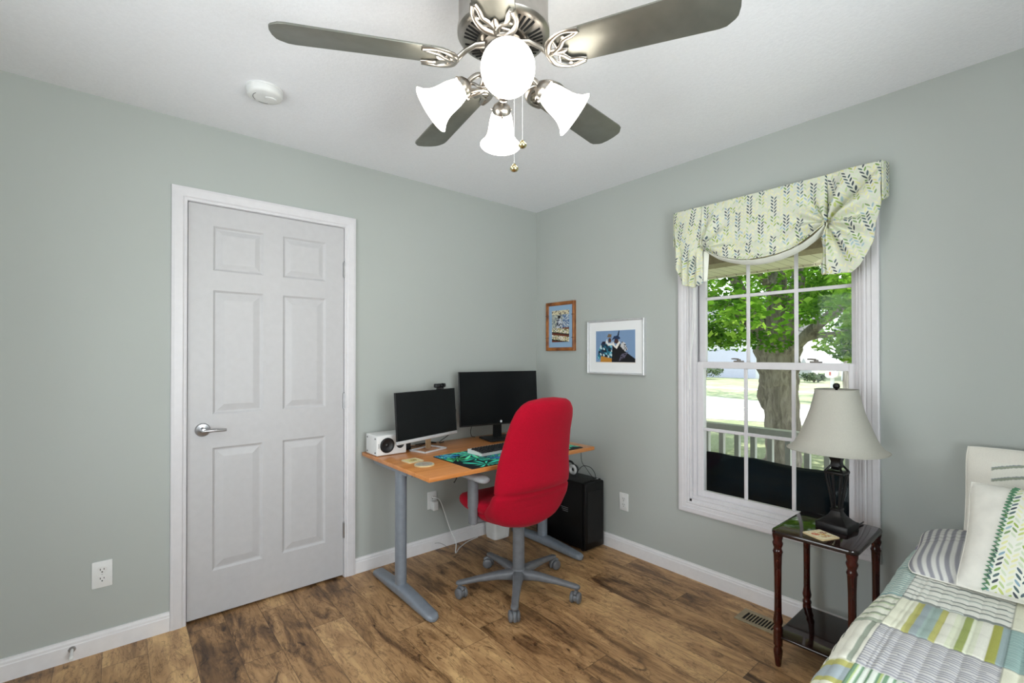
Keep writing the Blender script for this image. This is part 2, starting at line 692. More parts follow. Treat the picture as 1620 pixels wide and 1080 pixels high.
# ---------------------------------------------------------------- door
def make_door():
    X0, X1, Z0, Z1 = -2.309, -1.551, 0.012, 2.045
    root = bpy.data.objects.new('door_1', None)
    COL.objects.link(root)
    root.location = ((X0 + X1) / 2, 0, 0)
    WLOC[root.name] = tuple(root.location)
    struct(root)
    # casing: moulded profile on three sides
    prof = [(0, 0), (0, 0.011), (0.006, 0.013), (0.012, 0.012), (0.018, 0.016), (0.05, 0.018), (0.062, 0.016), (0.064, 0.0)]
    xi0, xi1, zi = X0 - 0.004, X1 + 0.004, Z1 + 0.004
    mb = MB()
    path = [((xi0, 0), (-1, 0)), ((xi0, zi), (-1, 1)), ((xi1, zi), (1, 1)), ((xi1, 0), (1, 0))]
    mb.loft([[Vector((px + dx * w, -t, pz + dz * w)) for w, t in prof] for (px, pz), (dx, dz) in path])
    mb.build('casing', m_trim, root)
    mb = MB()
    mb.box((xi0 - 0.0005, 0.001, 0), (X0 - 0.0025, 0.13, zi)).box((X1 + 0.0025, 0.001, 0), (xi1 + 0.0005, 0.13, zi)).box((xi0, 0.001, Z1 + 0.0025), (xi1, 0.13, zi + 0.001))
    mb.box((X0 - 0.003, 0.04, 0), (X0 + 0.01, 0.055, zi)).box((X1 - 0.01, 0.04, 0), (X1 + 0.003, 0.055, zi)).box((X0, 0.04, Z1 - 0.01), (X1, 0.055, Z1 + 0.003))
    mb.build('door_jamb', m_trim, root)
    # leaf with six raised panels
    bm = bmesh.new()
    xs = [X0, -2.205, -1.978, -1.882, -1.653, X1]
    zs = [Z0, 0.226, 0.838, 1.004, 1.624, 1.722, 1.946, Z1]
    yf = 0.002

    def q(a, b, c, d): bm.faces.new([bm.verts.new(p) for p in (a, b, c, d)])
    for i in range(5):
        for j in range(7):
            x0, x1, z0, z1 = xs[i], xs[i + 1], zs[j], zs[j + 1]
            if i in (1, 3) and j in (1, 3, 5):
                ins = [(0, 0), (0.010, 0.0075), (0.016, 0.008), (0.046, 0.002), (0.05, 0.0016)]
                if j == 5:
                    ins = [(0, 0), (0.010, 0.0075), (0.016, 0.008), (0.038, 0.002), (0.042, 0.0016)]
                for (d0, y0), (d1, y1) in zip(ins, ins[1:]):
                    A = [(x0 + d0, yf + y0, z0 + d0), (x1 - d0, yf + y0, z0 + d0), (x1 - d0, yf + y0, z1 - d0), (x0 + d0, yf + y0, z1 - d0)]
                    B = [(x0 + d1, yf + y1, z0 + d1), (x1 - d1, yf + y1, z0 + d1), (x1 - d1, yf + y1, z1 - d1), (x0 + d1, yf + y1, z1 - d1)]
                    for k in range(4):
                        l = (k + 1) % 4
                        q(A[k], A[l], B[l], B[k])
                q(*B)
            else:
                q((x0, yf, z0), (x1, yf, z0), (x1, yf, z1), (x0, yf, z1))
    yb = 0.037
    q((X0, yf, Z0), (X0, yb, Z0), (X1, yb, Z0), (X1, yf, Z0))
    q((X0, yf, Z1), (X1, yf, Z1), (X1, yb, Z1), (X0, yb, Z1))
    q((X0, yf, Z0), (X0, yf, Z1), (X0, yb, Z1), (X0, yb, Z0))
    q((X1, yf, Z0), (X1, yb, Z0), (X1, yb, Z1), (X1, yf, Z1))
    q((X0, yb, Z0), (X0, yb, Z1), (X1, yb, Z1), (X1, yb, Z0))
    bmesh.ops.remove_doubles(bm, verts=bm.verts[:], dist=0.0002)
    bmesh.ops.recalc_face_normals(bm, faces=bm.faces[:])
    mb = MB()
    mb.bm.free()
    mb.bm = bm
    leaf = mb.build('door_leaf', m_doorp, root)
    # lever handle
    hx, hz = -2.247, 0.932
    mb = MB()
    Mr = Matrix.Translation((hx, 0.002, hz)) @ Matrix.Rotation(PI / 2, 4, 'X')
    mb.lathe([(0, 0), (0.033, 0), (0.033, 0.004), (0.029, 0.010), (0.014, 0.013), (0.011, 0.04), (0.012, 0.052), (0.0, 0.055)], 28, Mr)
    mb.tube([(hx, -0.047, hz), (hx + 0.02, -0.049, hz), (hx + 0.06, -0.047, hz - 0.002), (hx + 0.095, -0.042, hz - 0.004)], [0.010, 0.0095, 0.008, 0.007], 12, 0.75)
    mb.build('door_handle', m_satin, root, smooth=40)
    for zc in (1.80, 1.032, 0.275):
        mb = MB()
        mb.cyl((X1 + 0.001, -0.006, zc - 0.044), (X1 + 0.001, -0.006, zc + 0.044), 0.006, n=12)
        mb.cyl((X1 + 0.001, -0.006, zc + 0.044), (X1 + 0.001, -0.006, zc + 0.052), 0.004, 0.002, n=10)
        mb.box((X1 - 0.004, -0.003, zc - 0.044), (X1 + 0.006, 0.0025, zc + 0.044))
        mb.build('hinge', m_satin, root, smooth=40)
    mb = MB()
    mb.box((X0 - 0.012, -0.0005, 0.905), (X0 - 0.0022, 0.02, 0.962), 0.003)
    mb.build('strike_plate', m_satin, root)


make_door()


# ---------------------------------------------------------------- windows
def make_glass():
    m = bpy.data.materials.new('window_glass')
    m.use_nodes = True
    nt = m.node_tree
    nt.nodes.remove(nt.nodes['Principled BSDF'])
    out = nt.nodes['Material Output']
    tr = nt.nodes.new('ShaderNodeBsdfTransparent')
    tr.inputs[0].default_value = (0.96, 0.975, 0.965, 1)
    gl = nt.nodes.new('ShaderNodeBsdfGlossy')
    gl.inputs['Roughness'].default_value = 0.02
    fr = nt.nodes.new('ShaderNodeFresnel')
    fr.inputs[0].default_value = 1.22
    mx = nt.nodes.new('ShaderNodeMixShader')
    nt.links.new(fr.outputs[0], mx.inputs[0])
    nt.links.new(tr.outputs[0], mx.inputs[1])
    nt.links.new(gl.outputs[0], mx.inputs[2])
    nt.links.new(mx.outputs[0], out.inputs[0])
    return m


m_glass = make_glass()


def make_window(name, xw, out, y0, y1, z0, z1, cols, locks):
    """double-hung window in a wall at x=xw; opening y0..y1, z0..z1; out=+1: outside is +x"""
    root = bpy.data.objects.new(name, None)
    COL.objects.link(root)
    root.location = (xw, (y0 + y1) / 2, z0)
    WLOC[root.name] = tuple(root.location)
    struct(root)

    def X(d): return xw + out * d

    def bx(mb, da, db, ya, yb, za, zb, bev=0.0):
        a, b = sorted((X(da), X(db)))
        mb.box((a, ya, za), (b, yb, zb), bev)
    prof = [(0, -0.004), (0, 0.010), (0.008, 0.013), (0.014, 0.011), (0.02, 0.015), (0.034, 0.016), (0.038, 0.02), (0.058, 0.02), (0.064, 0.017), (0.064, 0.0)]
    mb = MB()
    path = [((y0, z0), (-1, -1)), ((y0, z1), (-1, 1)), ((y1, z1), (1, 1)), ((y1, z0), (1, -1)), ((y0, z0), (-1, -1))]
    mb.loft([[Vector((X(-t), py + dy * w, pz + dz * w)) for w, t in prof] for (py, pz), (dy, dz) in path], caps=False)
    mb.build('window_casing', m_trim, root)
    mb = MB()
    for a, b, c, d in ((y0 - 0.001, y0 + 0.012, z0, z1), (y1 - 0.012, y1 + 0.001, z0, z1), (y0, y1, z1 - 0.012, z1 + 0.001), (y0, y1, z0 - 0.001, z0 + 0.014)):
        bx(mb, 0.0, 0.14, a, b, c, d)
    # stops and outer frame
    for a, b in ((y0 + 0.012, y0 + 0.03), (y1 - 0.03, y1 - 0.012)):
        bx(mb, 0.018, 0.034, a, b, z0 + 0.014, z1 - 0.012, 0.002)
        bx(mb, 0.105, 0.14, a, b, z0 + 0.014, z1 - 0.012, 0.002)
    bx(mb, 0.012, 0.034, y0 + 0.012, y1 - 0.012, z0 + 0.014, z0 + 0.034, 0.002)
    mb.build('window_frame', m_trim, root)
    zm = (z0 + z1) / 2
    ya, yb = y0 + 0.02, y1 - 0.02
    for nm, d0, d1, za, zb, sw, top in (('lower_sash', 0.036, 0.066, z0 + 0.02, zm + 0.012, 0.044, 0.036), ('upper_sash', 0.072, 0.102, zm - 0.026, z1 - 0.012, 0.040, 0.04)):
        mb = MB()
        bt = 0.045 if nm == 'lower_sash' else 0.036
        bx(mb, d0, d1, ya, ya + sw, za, zb, 0.004)
        bx(mb, d0, d1, yb - sw, yb, za, zb, 0.004)
        bx(mb, d0 + 0.0008, d1 - 0.0008, ya + sw - 0.006, yb - sw + 0.006, za, za + bt)
        bx(mb, d0 + 0.0008, d1 - 0.0008, ya + sw - 0.006, yb - sw + 0.006, zb - top, zb)
        sash = mb.build(nm, m_trim, root)
        ga, gb, gza, gzb = ya + sw, yb - sw, za + bt, zb - top
        mb = MB()
        dm = (d0 + d1) / 2
        for k in range(1, cols):
            yy = ga + (gb - ga) * k / cols
            bx(mb, dm - 0.006, dm + 0.006, yy - 0.009, yy + 0.009, gza, gzb, 0.003)
        zz = (gza + gzb) / 2
        bx(mb, dm - 0.0055, dm + 0.0055, ga, gb, zz - 0.009, zz + 0.009, 0.003)
        mb.build('muntins', m_trim, sash)
        mb = MB()
        bx(mb, dm - 0.0015, dm + 0.0015, ga - 0.004, gb + 0.004, gza - 0.004, gzb + 0.004)
        mb.build('window_pane', m_glass, sash)
    for yy in locks:
        mb = MB()
        bx(mb, 0.042, 0.064, yy - 0.026, yy + 0.026, zm + 0.012, zm + 0.020, 0.003)
        mb.cyl((X(0.054), yy, zm + 0.018), (X(0.054), yy, zm + 0.028), 0.010, n=14)
        mb.tube([(X(0.054), yy, zm + 0.027), (X(0.046), yy + 0.018, zm + 0.030), (X(0.044), yy + 0.036, zm + 0.030)], [0.006, 0.005, 0.004], 8, 0.6)
        mb.build('sash_lock', mottled('taupe_lock', (118, 112, 106), 0.4), root, smooth=40)


make_window('window_1', 0.0, 1, -2.150, -1.314, 0.447, 2.05, 3, (-1.575, -1.95))
make_window('added_window_near', RX, -1, -2.3, -0.8, 0.447, 2.05, 4, (-1.9, -1.2))  # unseen window, added to bring light in from behind the camera


def make_added_back_window():
    root = bpy.data.objects.new('added_window_back', None)  # second unseen window, added in the back wall for more fill
    COL.objects.link(root)
    root.location = (-1.9, RY, 0.75)
    WLOC[root.name] = tuple(root.location)
    struct(root)
    x0, x1, z0, z1 = -2.55, -1.25, 0.75, 2.0
    mb = MB()
    for a, b, c, d in ((x0 - 0.064, x0, z0 - 0.064, z1 + 0.064), (x1, x1 + 0.064, z0 - 0.064, z1 + 0.064), (x0, x1, z1, z1 + 0.064), (x0, x1, z0 - 0.064, z0)):
        mb.box((a, RY, c), (b, RY + 0.018, d), 0.004)
    mb.build('window_casing', m_trim, root)
    mb = MB()
    for a, b, c, d in ((x0, x0 + 0.04, z0, z1), (x1 - 0.04, x1, z0, z1), (x0 + 0.04, x1 - 0.04, z0, z0 + 0.04), (x0 + 0.04, x1 - 0.04, z1 - 0.04, z1), (-1.92, -1.88, z0 + 0.04, z1 - 0.04)):
        mb.box((a, RY - 0.09, c), (b, RY - 0.05, d))
    mb.build('sash', m_trim, root)
    mb = MB()
    mb.box((x0 + 0.035, RY - 0.072, z0 + 0.035), (x1 - 0.035, RY - 0.069, z1 - 0.035))
    mb.build('window_pane', m_glass, root)


make_added_back_window()

# ---------------------------------------------------------------- ceiling fan
def glow(name, col, strength):
    M = Mat(name, col, 0.35)
    M.b.inputs['Emission Color'].default_value = lin((255, 246, 232))
    M.b.inputs['Emission Strength'].default_value = strength
    return M.m


m_shade_glass = glow('frosted_glass_lit', (250, 250, 248), SHADE_GLOW)
m_bulb = glow('bulb_lit', (250, 250, 248), BULB_GLOW)
m_blade = mottled('silver_blade', (136, 136, 128), 0.44, 0.8, amt=0.03, scale=20)
m_brass = mottled('pale_brass', (206, 196, 150), 0.22, 1.0)


def make_fan():
    cx, cy = -1.655, -1.62
    root = thing('ceiling_fan', (cx, cy, H), 'brushed nickel ceiling fan with five silver blades and four lit bell shaped glass shades', 'ceiling fan')
    T = Matrix.Translation((cx, cy, 0))

    def P(r, az, z): return Vector((cx + r * math.cos(az), cy + r * math.sin(az), z))
    mb = MB()
    mb.lathe([(0, 2.44), (0.128, 2.44), (0.136, 2.43), (0.139, 2.41), (0.139, 2.315), (0.143, 2.305), (0.143, 2.292), (0.137, 2.285), (0.125, 2.281), (0.078, 2.268), (0.074, 2.272), (0.07, 2.285), (0, 2.285)], 64, T)
    body = mb.build('motor_housing', m_nickel, root, smooth=35)
    mb = MB()
    for k in range(44):
        if k % 9 in (8,):
            continue
        az = 2 * PI * k / 44
        # slots follow the shallow cone of the underside
        A, B = P(0.083, az, 2.2688), P(0.122, az, 2.2797)
        mb.tube([A, B], 0.0043, 6, 0.5, up=(0, 0, 1))
    mb.build('vent_slots', m_dark, body)
    mb = MB()
    mb.lathe([(0, 2.285), (0.062, 2.285), (0.064, 2.262), (0.052, 2.255), (0.047, 2.24), (0.047, 2.19), (0.056, 2.178), (0.058, 2.15), (0.05, 2.125), (0.03, 2.108), (0.014, 2.102), (0.012, 2.09), (0, 2.086)], 40, T)
    mb.build('switch_housing', m_nickel, root, smooth=35)
    # blades with ornate irons
    pitch = math.radians(-12.5)
    for k in range(5):
        az = math.radians(152.76 - 72 * k)
        B = T @ Matrix.Rotation(az, 4, 'Z') @ Matrix.Translation((0, 0, 2.205)) @ Matrix.Rotation(pitch, 4, 'X')
        poly = [(0.170, -0.040), (0.19, -0.053), (0.22, -0.058), (0.615, -0.069), (0.634, -0.066), (0.655, -0.050), (0.662, -0.040), (0.667, -0.015), (0.667, 0.015), (0.662, 0.040), (0.655, 0.050), (0.634, 0.066), (0.615, 0.069), (0.22, 0.058), (0.19, 0.053), (0.170, 0.040)]
        mb = MB()
        mb.prism(poly, 0.006, B, bevel=0.0015, z0=-0.003)
        mb.build('fan_blade', m_blade, root, smooth=30)
        mb = MB()

        def L(x, y, z=-0.006): return B @ Vector((x, y, z))
        # arm dropping from the motor to the blade
        mb.tube([P(0.062, az, 2.256), P(0.09, az, 2.250), P(0.12, az, 2.228), L(0.148, 0), L(0.17, 0)], [0.015, 0.013, 0.012, 0.014, 0.011], 10, 0.6, up=(0, 0, 1))
        for s in (-1, 1):
            horn = catmull([L(0.146, 0, -0.008), L(0.158, s * 0.034, -0.009), L(0.185, s * 0.054, -0.009), L(0.215, s * 0.060, -0.008), L(0.248, s * 0.052, -0.007)], 6)
            mb.tube(horn, [0.0090 + 0.002 * math.sin(i * 0.3) for i in range(len(horn))], 8, 0.6, up=(0, 0, 1))
            inner = catmull([L(0.166, 0, -0.009), L(0.19, s * 0.016, -0.009), L(0.205, s * 0.034, -0.009), L(0.232, s * 0.041, -0.008), L(0.25, s * 0.05, -0.007)], 6)
            mb.tube(inner, 0.0075, 8, 0.6, up=(0, 0, 1))
            mb.tube([L(0.178, s * 0.012, -0.008), L(0.172, s * 0.045, -0.008)], 0.004, 6, 0.6, up=(0, 0, 1))
            mb.cyl(L(0.205, s * 0.046, -0.012), L(0.205, s * 0.046, 0.0), 0.005, n=10)
        mb.tube([L(0.166, 0, -0.008), L(0.196, 0, -0.009), L(0.208, 0, -0.007)], [0.009, 0.012, 0.004], 8, 0.5, up=(0, 0, 1))
        mb.build('blade_iron', m_nickel, root, smooth=50)
    # four shades on curved arms
    for k in range(4):
        az = math.radians(-130.1 + 4 + 90 * k)
        neck, mouth = P(0.118, az, 2.134), P(0.226, az, 2.052)
        ax = (mouth - neck).normalized()
        M = Matrix.Translation(neck) @ ax.to_track_quat('Z', 'Y').to_matrix().to_4x4()
        mb = MB()
        arm = catmull([P(0.045, az, 2.155), P(0.075, az, 2.168), P(0.10, az, 2.155), neck], 5)
        mb.tube(arm, 0.008, 10)
        arm2 = catmull([P(0.045, az, 2.135), P(0.07, az, 2.13), P(0.095, az, 2.14), neck], 5)
        mb.tube(arm2, 0.005, 8)
        mb.build('light_arm', m_nickel, root, smooth=50)
        mb = MB()
        mb.lathe([(0, -0.014), (0.014, -0.013), (0.027, -0.002), (0.031, 0.008), (0.031, 0.026), (0.029, 0.027), (0.029, 0.01), (0, 0.01)], 28, M)
        for q in range(3):
            a = 2 * PI * q / 3 + 0.5
            mb.cyl(M @ Vector((0.030 * math.cos(a), 0.030 * math.sin(a), 0.018)), M @ Vector((0.040 * math.cos(a), 0.040 * math.sin(a), 0.018)), 0.0035, n=8)
        mb.build('shade_holder', m_nickel, root, smooth=40)
        prof = [(0.026, 0.012), (0.030, 0.016), (0.035, 0.03), (0.040, 0.05), (0.0425, 0.07), (0.045, 0.088), (0.050, 0.104), (0.059, 0.120), (0.069, 0.130), (0.072, 0.133), (0.070, 0.135), (0.057, 0.124), (0.047, 0.106), (0.042, 0.088), (0.0395, 0.07), (0.037, 0.05), (0.032, 0.03), (0.026, 0.016)]
        mb = MB()
        mb.lathe(prof, 40, M)
        sh = mb.build('glass_shade', m_shade_glass, root, smooth=60)
        mb = MB()
        mb.lathe([(0, 0.018), (0.013, 0.02), (0.014, 0.04), (0.022, 0.062), (0.028, 0.082), (0.026, 0.1), (0.015, 0.113), (0, 0.117)], 20, M)
        mb.build('light_bulb', m_bulb, sh, smooth=60)
    # pull chains: beads and a ball
    dv = Vector((math.cos(math.radians(-130.1)), math.sin(math.radians(-130.1)), 0))
    sv = Vector((0.765, -0.644, 0))
    for r, s, zt, zb in ((0.03, 0.033, 2.12, 1.872), (0.03, 0.058, 2.14, 1.944)):
        c = Vector((cx, cy, 0)) + dv * r + sv * s
        top = Vector((c.x, c.y, zt))
        mb = MB()
        n = int((zt - zb) / 0.006)
        mb.tube([top, (c.x, c.y, zb)], 0.0008, 6)
        for q in range(n):
            mb.lathe([(0, -0.0019), (0.0018, 0), (0, 0.0019)], 5, Matrix.Translation((c.x, c.y, zt - q * 0.006)))
        mb.tube([Vector((cx, cy, zt + 0.01)) + dv * 0.02 + sv * 0.03, top], 0.0018, 6)
        ch = mb.build('pull_chain', m_silver, root, smooth=60)
        mb = MB()
        mb.lathe([(0, 0.01), (0.004, 0.009), (0.0065, 0.004), (0.0125, -0.002), (0.0135, -0.007), (0.009, -0.013), (0.0, -0.016)], 18, Matrix.Translation((c.x, c.y, zb)))
        mb.build('pull_knob', m_brass, ch, smooth=60)


make_fan()


# ---------------------------------------------------------------- small wall and ceiling fixtures
def make_detector():
    c = Vector((-2.09, -0.527, H))
    root = thing('smoke_detector', c, 'round white smoke detector mounted on the ceiling above the door', 'smoke detector')
    M = Matrix.Translation(c) @ Matrix.Rotation(PI, 4, 'X')
    mb = MB()
    mb.lathe([(0, 0), (0.072, 0), (0.073, 0.006), (0.070, 0.009), (0.069, 0.022), (0.066, 0.030), (0.058, 0.035), (0.03, 0.037), (0, 0.037)], 48, M)
    mb.build('housing', m_white, root, smooth=40)
    mb = MB()
    mb.lathe([(0, 0.036), (0.02, 0.036), (0.019, 0.040), (0.0, 0.041)], 24, M @ Matrix.Translation((0.022, 0.012, 0)) @ Matrix.Diagonal((1.2, 0.7, 1, 1)))
    mb.build('test_button', m_white, root, smooth=40)
    mb = MB()
    for a0, a1 in ((2.6, 4.0), (4.4, 5.2)):
        mb.tube([M @ Vector((0.045 * math.cos(a0 + (a1 - a0) * k / 10), 0.045 * math.sin(a0 + (a1 - a0) * k / 10), 0.0365)) for k in range(11)], 0.0012, 6)
    mb.build('sounder_slots', mottled('grey_slot', (120, 120, 122), 0.7), root)


make_detector()


def make_outlet(c, wall, label, recs=(0, 1)):
    """duplex outlet; wall 'y': on plane y=0 facing -y, 'x': on x=0 facing -x"""
    root = thing('power_outlet', c, label, 'power outlet')
    if wall == 'y':
        M = Matrix.Translation(c) @ Matrix.Rotation(PI / 2, 4, 'X')
    else:
        M = Matrix.Translation(c) @ Matrix.Rotation(-PI / 2, 4, 'Z') @ Matrix.Rotation(PI / 2, 4, 'X')
    mb = MB()
    mb.prism(rectloop(0.070, 0.115, 0.004), 0.006, M, bevel=0.002)
    mb.build('cover_plate', m_white, root, smooth=30)
    for q in (0, 1):
        zc = 0.0195 if q else -0.0195
        mb = MB()
        mb.prism([(x * 1.0, y) for x, y in superell(0.0172, 0.0148, 3.2, 28)], 0.0018, M @ Matrix.Translation((0, zc, 0.0055)))
        rc = mb.build('receptacle', m_white, root, smooth=30)
        mb = MB()
        for dx, hh in ((-0.0062, 0.0085), (0.0062, 0.0068)):
            mb.box((dx - 0.0012, zc + 0.003 - hh / 2, 0.0068), (dx + 0.0012, zc + 0.003 + hh / 2, 0.0078), M=M)
        mb.prism([(0.0026 * math.cos(a * PI / 8), zc - 0.0085 + 0.0026 * math.sin(a * PI / 8)) for a in range(16)], 0.001, M, z0=0.0068)
        mb.build('slots', m_dark, rc)
    mb = MB()
    mb.lathe([(0, 0), (0.003, 0), (0.0028, 0.001), (0, 0.0013)], 12, M @ Matrix.Translation((0, 0, 0.006)))
    mb.build('screw', m_silver, root)
    return root


make_outlet((-2.617, 0, 0.337), 'y', 'white duplex power outlet on the wall left of the door')
make_outlet((-0.957, 0, 0.332), 'y', 'white power outlet under the desk with a charger plugged in')
make_outlet((0, -0.848, 0.33), 'x', 'white duplex power outlet on the wall between tower and window')


def make_doorstop():
    c = (-2.712, -BT, 0.05)
    root = thing('door_stop', c, 'white spring door stop on the baseboard below the left outlet', 'door stop')
    mb = MB()
    p = Vector(c)
    mb.cyl(p, p + Vector((0, -0.005, 0)), 0.013, 0.011, n=20)
    mb.build('base', m_satin, root, smooth=40)
    mb = MB()
    pts = [p + Vector((0.0045 * math.cos(k * 0.9), -0.004 - 0.058 * k / 110, 0.0045 * math.sin(k * 0.9) - 0.006 * (k / 110) ** 2)) for k in range(111)]
    mb.tube(pts, 0.0014, 6)
    mb.build('spring', m_white, root, smooth=60)
    mb = MB()
    mb.cyl(p + Vector((0, -0.060, -0.006)), p + Vector((0, -0.074, -0.0075)), 0.0085, 0.007, n=16, bevel=0.002)
    mb.build('rubber_tip', m_white, root, smooth=40)


make_doorstop()


def make_register():
    x0, x1, y0, y1 = -0.235, -0.105, -2.00, -1.675
    root = thing('floor_register', ((x0 + x1) / 2, (y0 + y1) / 2, 0), 'tan metal floor vent register beside the side table', 'floor register')
    m = mottled('tan_enamel', (150, 136, 108), 0.45)
    mb = MB()
    rx0, rx1, ry0, ry1 = x0 + 0.025, x1 - 0.025, y0 + 0.028, y1 - 0.028
    for a, b, c, d in ((x0, rx0, y0, y1), (rx1, x1, y0, y1), (rx0, rx1, y0, ry0), (rx0, rx1, ry1, y1)):
        mb.box((a, c, 0.0), (b, d, 0.005), 0.0015)
    mb.build('frame', m, root)
    mb = MB()
    mb.box((rx0, ry0, 0.0004), (rx1, ry1, 0.001))
    mb.build('duct', m_dark, root)
    mb = MB()
    n = 19
    for k in range(1, n):
        y = ry0 + (ry1 - ry0) * k / n
        mb.box((rx0, y - 0.0028, 0.001), (rx1, y + 0.0028, 0.0042))
    mb.build('louvers', m, root)


make_register()


# ---------------------------------------------------------------- pictures on the right wall
def in_poly(x, y, P):
    c = False
    j = len(P) - 1
    for i in range(len(P)):
        if (P[i][1] > y) != (P[j][1] > y) and x < (P[j][0] - P[i][0]) * (y - P[i][1]) / (P[j][1] - P[i][1]) + P[i][0]:
            c = not c
        j = i
    return c


def hsh(a, b, c=0):
    v = math.sin(a * 127.1 + b * 311.7 + c * 74.7) * 43758.5453
    return v - math.floor(v)


def art_small(u, v):
    """small print: pale blue mat, a figure with dark hat above rows of boats and stalls"""
    if not (0.14 < u < 0.86 and 0.13 < v < 0.88):
        return (146, 176, 206)
    x, y = (u - 0.14) / 0.72, (v - 0.13) / 0.75
    h = hsh(int(x * 22), int(y * 34), 1)
    if y > 0.86:
        return (214, 204, 172) if h > 0.3 else (120, 108, 96)
    if abs(x - 0.42) < 0.08 and 0.74 < y < 0.84:
        return (38, 34, 34)
    if in_poly(x, y, [(0.26, 0.45), (0.3, 0.7), (0.5, 0.76), (0.62, 0.62), (0.6, 0.42)]):
        return (196, 202, 212) if h > 0.45 else (40, 46, 66)
    if y > 0.45:
        if x > 0.62:
            return (90, 116, 156) if h > 0.4 else (190, 200, 206)
        return (188, 192, 178) if h > 0.4 else (110, 120, 130)
    b = (y * 4.2 + x * 0.35) % 1
    if b < 0.25:
        return (104, 52, 34)
    if b < 0.38:
        return (30, 26, 26)
    return ((212, 198, 150), (236, 230, 214), (150, 130, 90), (96, 120, 80), (200, 190, 180))[int(h * 5)]


def art_wide(u, v):
    """wide print: two folk-art figures leaning together against a flat blue ground"""
    if not (0.13 < u < 0.86 and 0.20 < v < 0.82):
        if 0.125 < u < 0.865 and 0.185 < v < 0.2:
            return (236, 222, 196)
        return (238, 239, 240)
    x, y = (u - 0.13) / 0.73, (v - 0.20) / 0.62
    h = hsh(int(x * 40), int(y * 30), 2)
    bg = (124, 152, 188)
    # right figure: dark coat, blue hat with feather
    if in_poly(x, y, [(0.56, 0.82), (0.60, 1.0), (0.62, 1.0), (0.60, 0.82)]):
        return (28, 40, 66)
    if in_poly(x, y, [(0.42, 0.70), (0.48, 0.82), (0.58, 0.84), (0.64, 0.76), (0.62, 0.72), (0.5, 0.74)]):
        return (30, 50, 84)
    if in_poly(x, y, [(0.48, 0.62), (0.50, 0.74), (0.58, 0.74), (0.60, 0.64), (0.55, 0.58)]):
        return (74, 50, 48)
    if in_poly(x, y, [(0.42, 0.56), (0.46, 0.66), (0.52, 0.5), (0.60, 0.68), (0.64, 0.62), (0.55, 0.42)]):
        return (232, 228, 220)
    if in_poly(x, y, [(0.64, 0.5), (0.68, 0.66), (0.76, 0.6), (0.82, 0.4), (0.76, 0.34)]):
        return (206, 204, 204) if h > 0.3 else (60, 60, 66)
    if in_poly(x, y, [(0.60, 0.04), (0.66, 0.26), (0.78, 0.30), (0.84, 0.34), (0.74, 0.14), (0.66, 0.08)]):
        return (96, 92, 112) if h > 0.35 else (50, 46, 56)
    if in_poly(x, y, [(0.42, 0), (0.44, 0.56), (0.52, 0.46), (0.62, 0.62), (0.76, 0.34), (1.0, 0.12), (1.0, 0)]):
        return (24, 24, 28)
    # left figure: patterned blue robe, tan head wrap
    if in_poly(x, y, [(0.30, 0.80), (0.34, 0.90), (0.42, 0.88), (0.41, 0.78)]):
        return (120, 100, 76)
    if in_poly(x, y, [(0.33, 0.62), (0.34, 0.76), (0.40, 0.76), (0.41, 0.64)]):
        return (88, 56, 44)
    if in_poly(x, y, [(0.26, 0.64), (0.30, 0.74), (0.33, 0.6), (0.41, 0.6), (0.43, 0.68), (0.42, 0.54), (0.33, 0.52)]):
        return (230, 228, 222)
    if in_poly(x, y, [(0.14, 0.58), (0.18, 0.66), (0.26, 0.66), (0.26, 0.56)]):
        return (40, 34, 54)
    if in_poly(x, y, [(0.12, 0), (0.14, 0.2), (0.44, 0.12), (0.44, 0)]):
        return (190, 132, 52)
    if in_poly(x, y, [(0.04, 0.14), (0.08, 0.4), (0.14, 0.58), (0.26, 0.60), (0.42, 0.54), (0.44, 0.10), (0.3, 0.14), (0.14, 0.2), (0.1, 0.06)]):
        return ((26, 60, 84), (120, 190, 206), (40, 118, 142), (206, 222, 224), (22, 40, 56))[int(hsh(int(x * 26 + y * 4), int(y * 15 + x * 5), 3) * 5)]
    return bg


m_art = painted('art_print', 0.6, 0.3)
m_glaze = Mat('clear_glaze', (255, 255, 255), 0.03)


def make_picture(y0, y1, z0, z1, bar, depth, m_frame, art, nu, nv, label):
    """frame on the wall x=0; y0 is the edge nearer the corner"""
    yc, zc = (y0 + y1) / 2, (z0 + z1) / 2
    root = thing('framed_picture', (0, yc, zc), label, 'picture')
    w, h = abs(y1 - y0), z1 - z0
    mb = MB()
    prof = [(0, 0), (0, depth), (bar * 0.25, depth + 0.003), (bar * 0.75, depth), (bar, depth * 0.72), (bar, 0)]
    corners = [((yc + w / 2, zc - h / 2), (-1, 1)), ((yc + w / 2, zc + h / 2), (-1, -1)), ((yc - w / 2, zc + h / 2), (1, -1)), ((yc - w / 2, zc - h / 2), (1, 1))]
    corners.append(corners[0])
    mb.loft([[Vector((-t, py + dy * q, pz + dz * q)) for q, t in prof] for (py, pz), (dy, dz) in corners], caps=False)
    mb.build('frame', m_frame, root, smooth=30)
    iw, ih = w - 2 * bar + 0.004, h - 2 * bar + 0.004

    def fn(u, v): return (-depth * 0.55, yc + iw / 2 - iw * u, zc - ih / 2 + ih * v)
    surf('print', fn, nu, nv, m_art, root, color=art, smooth=None)
    return root


